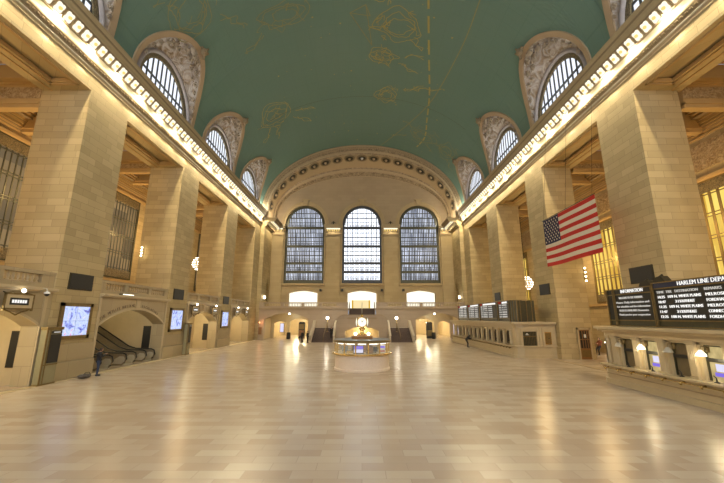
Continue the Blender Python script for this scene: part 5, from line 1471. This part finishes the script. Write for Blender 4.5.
# ------------------------------------------------------------------ people
def capsule(b, p, q, r0, r1, n=5):
    p, q = Vector(p), Vector(q)
    b.tube([p.lerp(q, i/n) for i in range(n+1)], [r0+(r1-r0)*i/n for i in range(n+1)], 10); b.ball(p, r0, 10, 6); b.ball(q, r1, 10, 6)
def person(loc, rot, J, label, top_m='cloth_dark', leg_m='cloth_dark', hat=False, h=1.0):
    o = empty('person', loc, label, 'person'); o.rotation_euler = (0, 0, rot)
    b = MB()
    hip, chest, neck, head = [Vector(J[k]) for k in ('hip', 'chest', 'neck', 'head')]
    capsule(b, hip, hip.lerp(chest, .5), .155, .14); capsule(b, hip.lerp(chest, .5), chest, .14, .165)
    side = Vector((1, 0, 0))
    capsule(b, chest-side*.1+Vector((0, 0, .02)), chest+side*.1+Vector((0, 0, .02)), .125, .125)
    capsule(b, chest, neck, .11, .055); capsule(b, neck, head, .055, .06)
    b.ball(head+Vector((0, 0, .03)), .105, 12, 8, (.8, .95, 1.12)); b.ball(head+Vector((0, .02, -.04)), .075, 10, 6, (.85, .95, 1))
    fwd = Vector(J.get('face', (0, 1, 0))).normalized()
    b.ball(head+fwd*.105, .02, 6, 4)                                  # nose
    for sg in (-1, 1):
        b.ball(head+Vector((sg*.085, 0, 0)), .022, 6, 4, (.5, 1, 1.3))  # ears
        k = 'R' if sg > 0 else 'L'
        sh = chest+Vector((sg*.19, 0, .05)); el, wr = Vector(J['el'+k]), Vector(J['wr'+k])
        capsule(b, chest+Vector((sg*.1, 0, .05)), sh, .075, .065); capsule(b, sh, el, .06, .046); capsule(b, el, wr, .046, .03)
        d = (wr-el).normalized(); pl = wr+d*.08
        capsule(b, wr, pl, .03, .036)
        lat = d.cross(Vector((0, 0, 1)) if abs(d.z) < .8 else Vector((0, 1, 0))).normalized()
        for f, ln in ((-1.5, .06), (-.5, .075), (.5, .07), (1.5, .055)):
            capsule(b, pl+lat*f*.02, pl+lat*f*.022+d*ln+Vector((0, .02, 0)), .012, .009, 2)
        capsule(b, wr+d*.03+lat*.02, wr+d*.07+lat*.065, .013, .010, 2)
        hj = hip+Vector((sg*.09, 0, -.05)); kn, an = Vector(J['kn'+k]), Vector(J['an'+k])
        capsule(b, hj, kn, .095, .062); capsule(b, kn, an, .062, .042)
        capsule(b, an+Vector((0, -.03, -.03)), an+Vector(J.get('toe', (0, .16, -.045))), .045, .035)
    me = bpy.data.meshes.new('p'); me.from_pydata(b.v, [], b.f)
    tmp = bpy.data.objects.new('p', me); COL.objects.link(tmp)
    md = tmp.modifiers.new('r', 'REMESH'); md.mode = 'VOXEL'; md.voxel_size = .016
    m2 = tmp.modifiers.new('s', 'SMOOTH'); m2.factor = .5; m2.iterations = 2
    dg = bpy.context.evaluated_depsgraph_get(); bm_ = bpy.data.meshes.new_from_object(tmp.evaluated_get(dg))
    bpy.data.objects.remove(tmp)
    bm_.name = 'body'; bm_.materials.clear(); bm_.materials.append(M['skin'])
    bm_.polygons.foreach_set('use_smooth', [True]*len(bm_.polygons))
    bo_ = bpy.data.objects.new('body', bm_); COL.objects.link(bo_); bo_.parent = o
    def dist(p, a, c):
        a, c = Vector(a), Vector(c); t = max(0, min(1, (p-a).dot(c-a)/max(1e-6, (c-a).length_squared))); return (p-(a+(c-a)*t)).length
    def region(p):
        L = {}
        L['hair'] = 9; 
        hd = (p-head).length
        ds = {'head': min(hd-.03, dist(p, neck, head)-.02), 'torso': min(dist(p, hip.lerp(chest, .25), chest)-.15, dist(p, chest-side*.2, chest+side*.2)-.08)}
        for sg, k in ((-1, 'L'), (1, 'R')):
            sh = chest+Vector((sg*.19, 0, .05)); el, wr = Vector(J['el'+k]), Vector(J['wr'+k])
            ds['arm'+k] = min(dist(p, sh, el), dist(p, el, wr))-.05
            d = (wr-el).normalized(); ds['hand'+k] = dist(p, wr+d*.03, wr+d*.14)-.045
            hj = hip+Vector((sg*.09, 0, -.05)); kn, an = Vector(J['kn'+k]), Vector(J['an'+k])
            ds['leg'+k] = min(dist(p, hj, kn)-.08, dist(p, kn, an)-.05); ds['shoe'+k] = dist(p, an+Vector((0, -.03, -.03)), an+Vector((0, .16, -.045)))-.05
        return min(ds, key=ds.get)
    reg = [region(f.center) for f in bm_.polygons]
    def shellpart(name, test, mat, off):
        idx = [i for i, r_ in enumerate(reg) if test(r_, bm_.polygons[i].center)]
        if not idx: return
        used = {}; vs = []; fs = []
        for i in idx:
            f = []
            for vi in bm_.polygons[i].vertices:
                if vi not in used: used[vi] = len(vs); vs.append(bm_.vertices[vi].co+bm_.vertices[vi].normal*off)
                f.append(used[vi])
            fs.append(f)
        m_ = bpy.data.meshes.new(name); m_.from_pydata(vs, [], fs); m_.materials.append(M[mat]); m_.polygons.foreach_set('use_smooth', [True]*len(fs))
        ob = bpy.data.objects.new(name, m_); COL.objects.link(ob); ob.parent = o
        so = ob.modifiers.new('t', 'SOLIDIFY'); so.thickness = -.008; so.offset = 1
    shellpart('jacket', lambda r_, c: r_ in ('torso', 'armL', 'armR'), top_m, .014)
    shellpart('trousers', lambda r_, c: r_ in ('legL', 'legR'), leg_m, .012)
    shellpart('shoes', lambda r_, c: r_ in ('shoeL', 'shoeR'), 'black', .01)
    shellpart('hair', lambda r_, c: r_ == 'head' and ((c-head).dot(fwd) < .045 and c.z > head.z-.04 or c.z > head.z+.085), 'cloth_dark' if hat else 'hair', .016)
    o.scale = (h, h, h)
    return o
STAND = dict(hip=(0, 0, .94), chest=(0, 0, 1.33), neck=(0, 0, 1.5), head=(0, .02, 1.62), elL=(-.25, -.02, 1.1), wrL=(-.27, .06, .87), elR=(.25, -.02, 1.1), wrR=(.27, .06, .87),
             knL=(-.1, .03, .5), anL=(-.11, 0, .08), knR=(.1, .03, .5), anR=(.11, 0, .08))
J = dict(STAND); J.update(elL=(-.26, .1, 1.12), wrL=(-.1, .3, 1.3), elR=(.26, .1, 1.12), wrR=(.1, .3, 1.32), head=(0, .06, 1.61))
person((-17.2, 24.0, 0), -PI/2+.6, J, 'person in dark jacket and blue jeans, hands raised, by the nearest left pillar', 'cloth_dark', 'cloth_blue')
J = dict(STAND); J.update(hip=(0, -.12, .93), chest=(0, .12, 1.22), neck=(0, .24, 1.33), head=(0, .34, 1.38), elL=(-.22, .3, 1.05), wrL=(-.1, .5, 1.12), elR=(.22, .3, 1.05), wrR=(.1, .5, 1.12))
person((13.45, 46.3, 0), -PI/2, J, 'person in black bending forward over the ledge of the far ticket office')
J = dict(STAND); J.update(hip=(0, -.05, .9), chest=(0, -.2, 1.28), neck=(0, -.2, 1.44), head=(0, -.12, 1.56), knL=(-.1, .22, .5), anL=(-.1, .2, .08), knR=(.12, .28, .52), anR=(.14, .38, .08), elL=(-.24, .0, 1.08), wrL=(-.12, .22, 1.12), elR=(.24, -.0, 1.08), wrR=(.12, .22, 1.12))
person((24.0, 36.9, 0), PI/2+.3, J, 'person in orange top and dark trousers leaning back beyond the brown door', 'cloth_orange', 'cloth_dark')
J = dict(STAND); J.update(knL=(-.1, .2, .5), anL=(-.1, .22, .08), anR=(.11, -.25, .1), knR=(.1, -.02, .5))
person((-9.0, 54.6, 0), PI*.8, J, 'person in dark clothes, left one of two below the left steps')
J = dict(STAND)
person((-8.15, 54.2, 0), -PI*.3, J, 'person in dark clothes, right one of two below the left steps', h=.98)
J = dict(STAND); J.update(elR=(.28, .18, 1.1), wrR=(.3, .42, 1.1))
person((-4.75, 56.2, .48), PI*.95, J, 'person in black standing on the steps at the inner parapet of the left flight')
# bag by the first person
b = MB(); b.ball((-17.35, 23.15, .13), .3, 12, 8, (1.0, 1.5, .45)); b.ball((-17.3, 22.9, .16), .2, 10, 6, (1, 1.2, .6)); b.ball((-17.4, 23.45, .12), .16, 10, 6, (1, 1, .7))
o = b.build('duffel_bag', 'leather', smooth=True, origin=(-17.35, 23.15, 0)); tag(o, 'grey slouched bag lying on the floor beside the nearest left pillar', 'bag')
b = MB(); b.tube([(-17.2, 22.8, .2), (-17.2, 23.0, .34), (-17.2, 23.3, .34), (-17.2, 23.45, .2)], .02, 6); b.build('handle', 'black', o, True)
# wall lamp beside the leaning person
o = empty('floor_level_lamp', (24.3, 36.0, 1.3), 'bright low wall lamp beyond the leaning person on the right', 'lamp')
MB().box(24.3, 26, 36.0, 36.06, 1.28, 1.34).build('arm', 'bronze2', o); MB().lathe([(.1, .1), (.24, .04), (.27, -.08), (.16, -.13)], (24.35, 36.0, 1.32), 14).build('glass_shade', 'lampw', o, True)

# ------------------------------------------------------------------ near end of the hall (behind the camera)
e = MB(); 
e.box(-27.5, 27.5, YN-.6, YN, 0, 9.5); e.box(-27.5, -15.2, YN-.6, YN, 9.5, 26); e.box(15.2, 27.5, YN-.6, YN, 9.5, 26); e.box(-7.4, -3.8, YN-.6, YN, 9.5, 26); e.box(3.8, 7.4, YN-.6, YN, 9.5, 26)
e.box(-27.5, 27.5, YN-.6, YN, 26, 36.2)
struct(e.build('wall_near', 'backashlar'))
g_ = MB()
for c in (-11.3, 0, 11.3): g_.box(c-3.9, c+3.9, YN-.5, YN-.4, 9.5, 26)
struct(g_.build('window_90', 'w_center'))

# ------------------------------------------------------------------ lights
KL = 1.0
def plight(loc, power, col, r=.15):
    l = bpy.data.lights.new('lamp_light', 'POINT'); l.energy = power; l.color = col; l.shadow_soft_size = r
    o = bpy.data.objects.new('lamp_light', l); COL.objects.link(o); o.location = loc; return o
def slight(loc, power, col, r=.1, size=168, blend=.35, tilt=0):
    l = bpy.data.lights.new('cornice_light', 'SPOT'); l.energy = power; l.color = col; l.shadow_soft_size = r; l.spot_size = math.radians(size); l.spot_blend = blend
    o = bpy.data.objects.new('cornice_light', l); COL.objects.link(o); o.location = loc; o.rotation_euler = (0, math.radians(tilt), 0); return o
WARM = (1.0, .82, .50); WARM2 = (1.0, .67, .30); COOL = (.75, .86, 1.0)
for o in [o for o in bpy.data.objects if o.name.startswith('cornice_lamp') and o.location.y > 12]:
    far = o.location.y > 65.5
    plight((o.location.x, o.location.y, o.location.z-.26), 3.2 if not far else 4, (1, .88, .55), .05)
y = 4.0
while y < 61:
    for s in (-1, 1):
        slight((s*(LX-.05), y, LZC-.2), KL*470, WARM, .12)      # bulbs of the cornice row
        slight((s*18.02, y, 19.66), KL*16, (1, .92, .68), .06, 172)        # added fill brightening the wall below the cornice, no fitting there
    y += 2.66
for s in (-1, 1):
    slight((s*16.3, 64.0, 20.5), KL*220, WARM, .12); plight((s*15.6, 63.6, 22.3), KL*260, (1, .86, .62), .3)  # the point light is an unseen up-light added to brighten the end arch
for x in (-5.6, 5.6, -16.4, 16.4): slight((x, 65.8, 20.5), KL*90, WARM, .1)
for s, z in ((-1, 11.2), (1, 8.45)):
    for y in (0.0, 12.4, 24.7, 37.05, 48.2):
        plight((s*23.7, y, z+1.6), KL*760, WARM2, .5)
# upward lamps on top of the cornices wash the vault
for s in (-1, 1):
    for y in (-8, 4.3, 16.75, 29.2, 41.65, 54.1, 60.3):
        plight((s*17.72, y, 23.0), KL*(260 if y < 40 else 330), (.98, .95, .82), .06)
# vestibules
for bi, (a, c) in enumerate(BAYS):
    m = (a+c)/2
    plight((-20.1 if bi != 1 else -21.6, m, 4.1), 320 if bi != 1 else 130, (1, .88, .56), .5)
    if bi != 1: plight((-23.5, m, 4.1), 300, (1, .88, .56), .4)
    else: plight((-24.5, m-1, 4.3), 60, (1, .78, .4), .3)
for s in (-1, 1):
    for (x, y, p_) in ((12.9, 63.8, 150), (11.0, 70.5, 600), (13.5, 74.5, 600)): plight((s*x, y, 4.0), p_*1.1, (1, .89, .58), .4)
    plight((s*5.6, 57.7, 3.62), 80, (1, .9, .7), .2)
plight((0, 59.2, 1.7), 260, (1, .84, .45), .2)
plight((0, 68.6, 8.0), 60, (1, .95, .8), .3)
for c in (-11.2, 11.2): plight((c, 68.6, 8.0), 60, (1, .95, .8), .3)
plight((24.2, 35.6, 1.4), 30, (1, .85, .5), .15)
for i, (c, hw) in enumerate(wins_):
    if i in (0, 2): plight((14.24, c+.08, 2.0), 22, (1, .85, .5), .06)
plight((0, BY-1.3, 1.75), 9, (1, .95, .8), .1)
plight((-17.0, 60.5, 2.85), 12, (1, .35, .15), .08)
def alight(loc, rot, sx, sy, power, col):
    l = bpy.data.lights.new('window_daylight', 'AREA'); l.shape = 'RECTANGLE'; l.size = sx; l.size_y = sy; l.energy = power; l.color = col
    o = bpy.data.objects.new('window_daylight', l); COL.objects.link(o); o.location = loc; o.rotation_euler = rot; return o
for c in (-11.3, 0, 11.3): alight((c, YN+.1, 17.5), (math.radians(90), 0, 0), 7.4, 15, KL*1300, (.85, .92, 1.0))

w = bpy.data.worlds.new('World'); SC.world = w; w.use_nodes = True
w.node_tree.nodes['Background'].inputs[0].default_value = (.6, .7, .85, 1); w.node_tree.nodes['Background'].inputs[1].default_value = .5

# ------------------------------------------------------------------ camera
cam = bpy.data.cameras.new('Camera'); co_ = bpy.data.objects.new('Camera', cam); COL.objects.link(co_)
cam.sensor_width = 36; cam.lens = 350/724*36; cam.clip_end = 300; cam.clip_start = .1
co_.location = (0, 0, 3.7); co_.rotation_euler = (math.radians(90+12.25), 0, 0)
SC.camera = co_
for o in bpy.data.objects:
    if '_o' in o: del o['_o']
SC.view_settings.view_transform = 'Standard'; SC.view_settings.look = 'None'; SC.view_settings.gamma = 1; SC.view_settings.use_curve_mapping = False
SC.view_settings.exposure = 0.14
SC.cycles.max_bounces = 6; SC.cycles.diffuse_bounces = 4; SC.cycles.use_denoising = True
SC.cycles.sample_clamp_indirect = 6
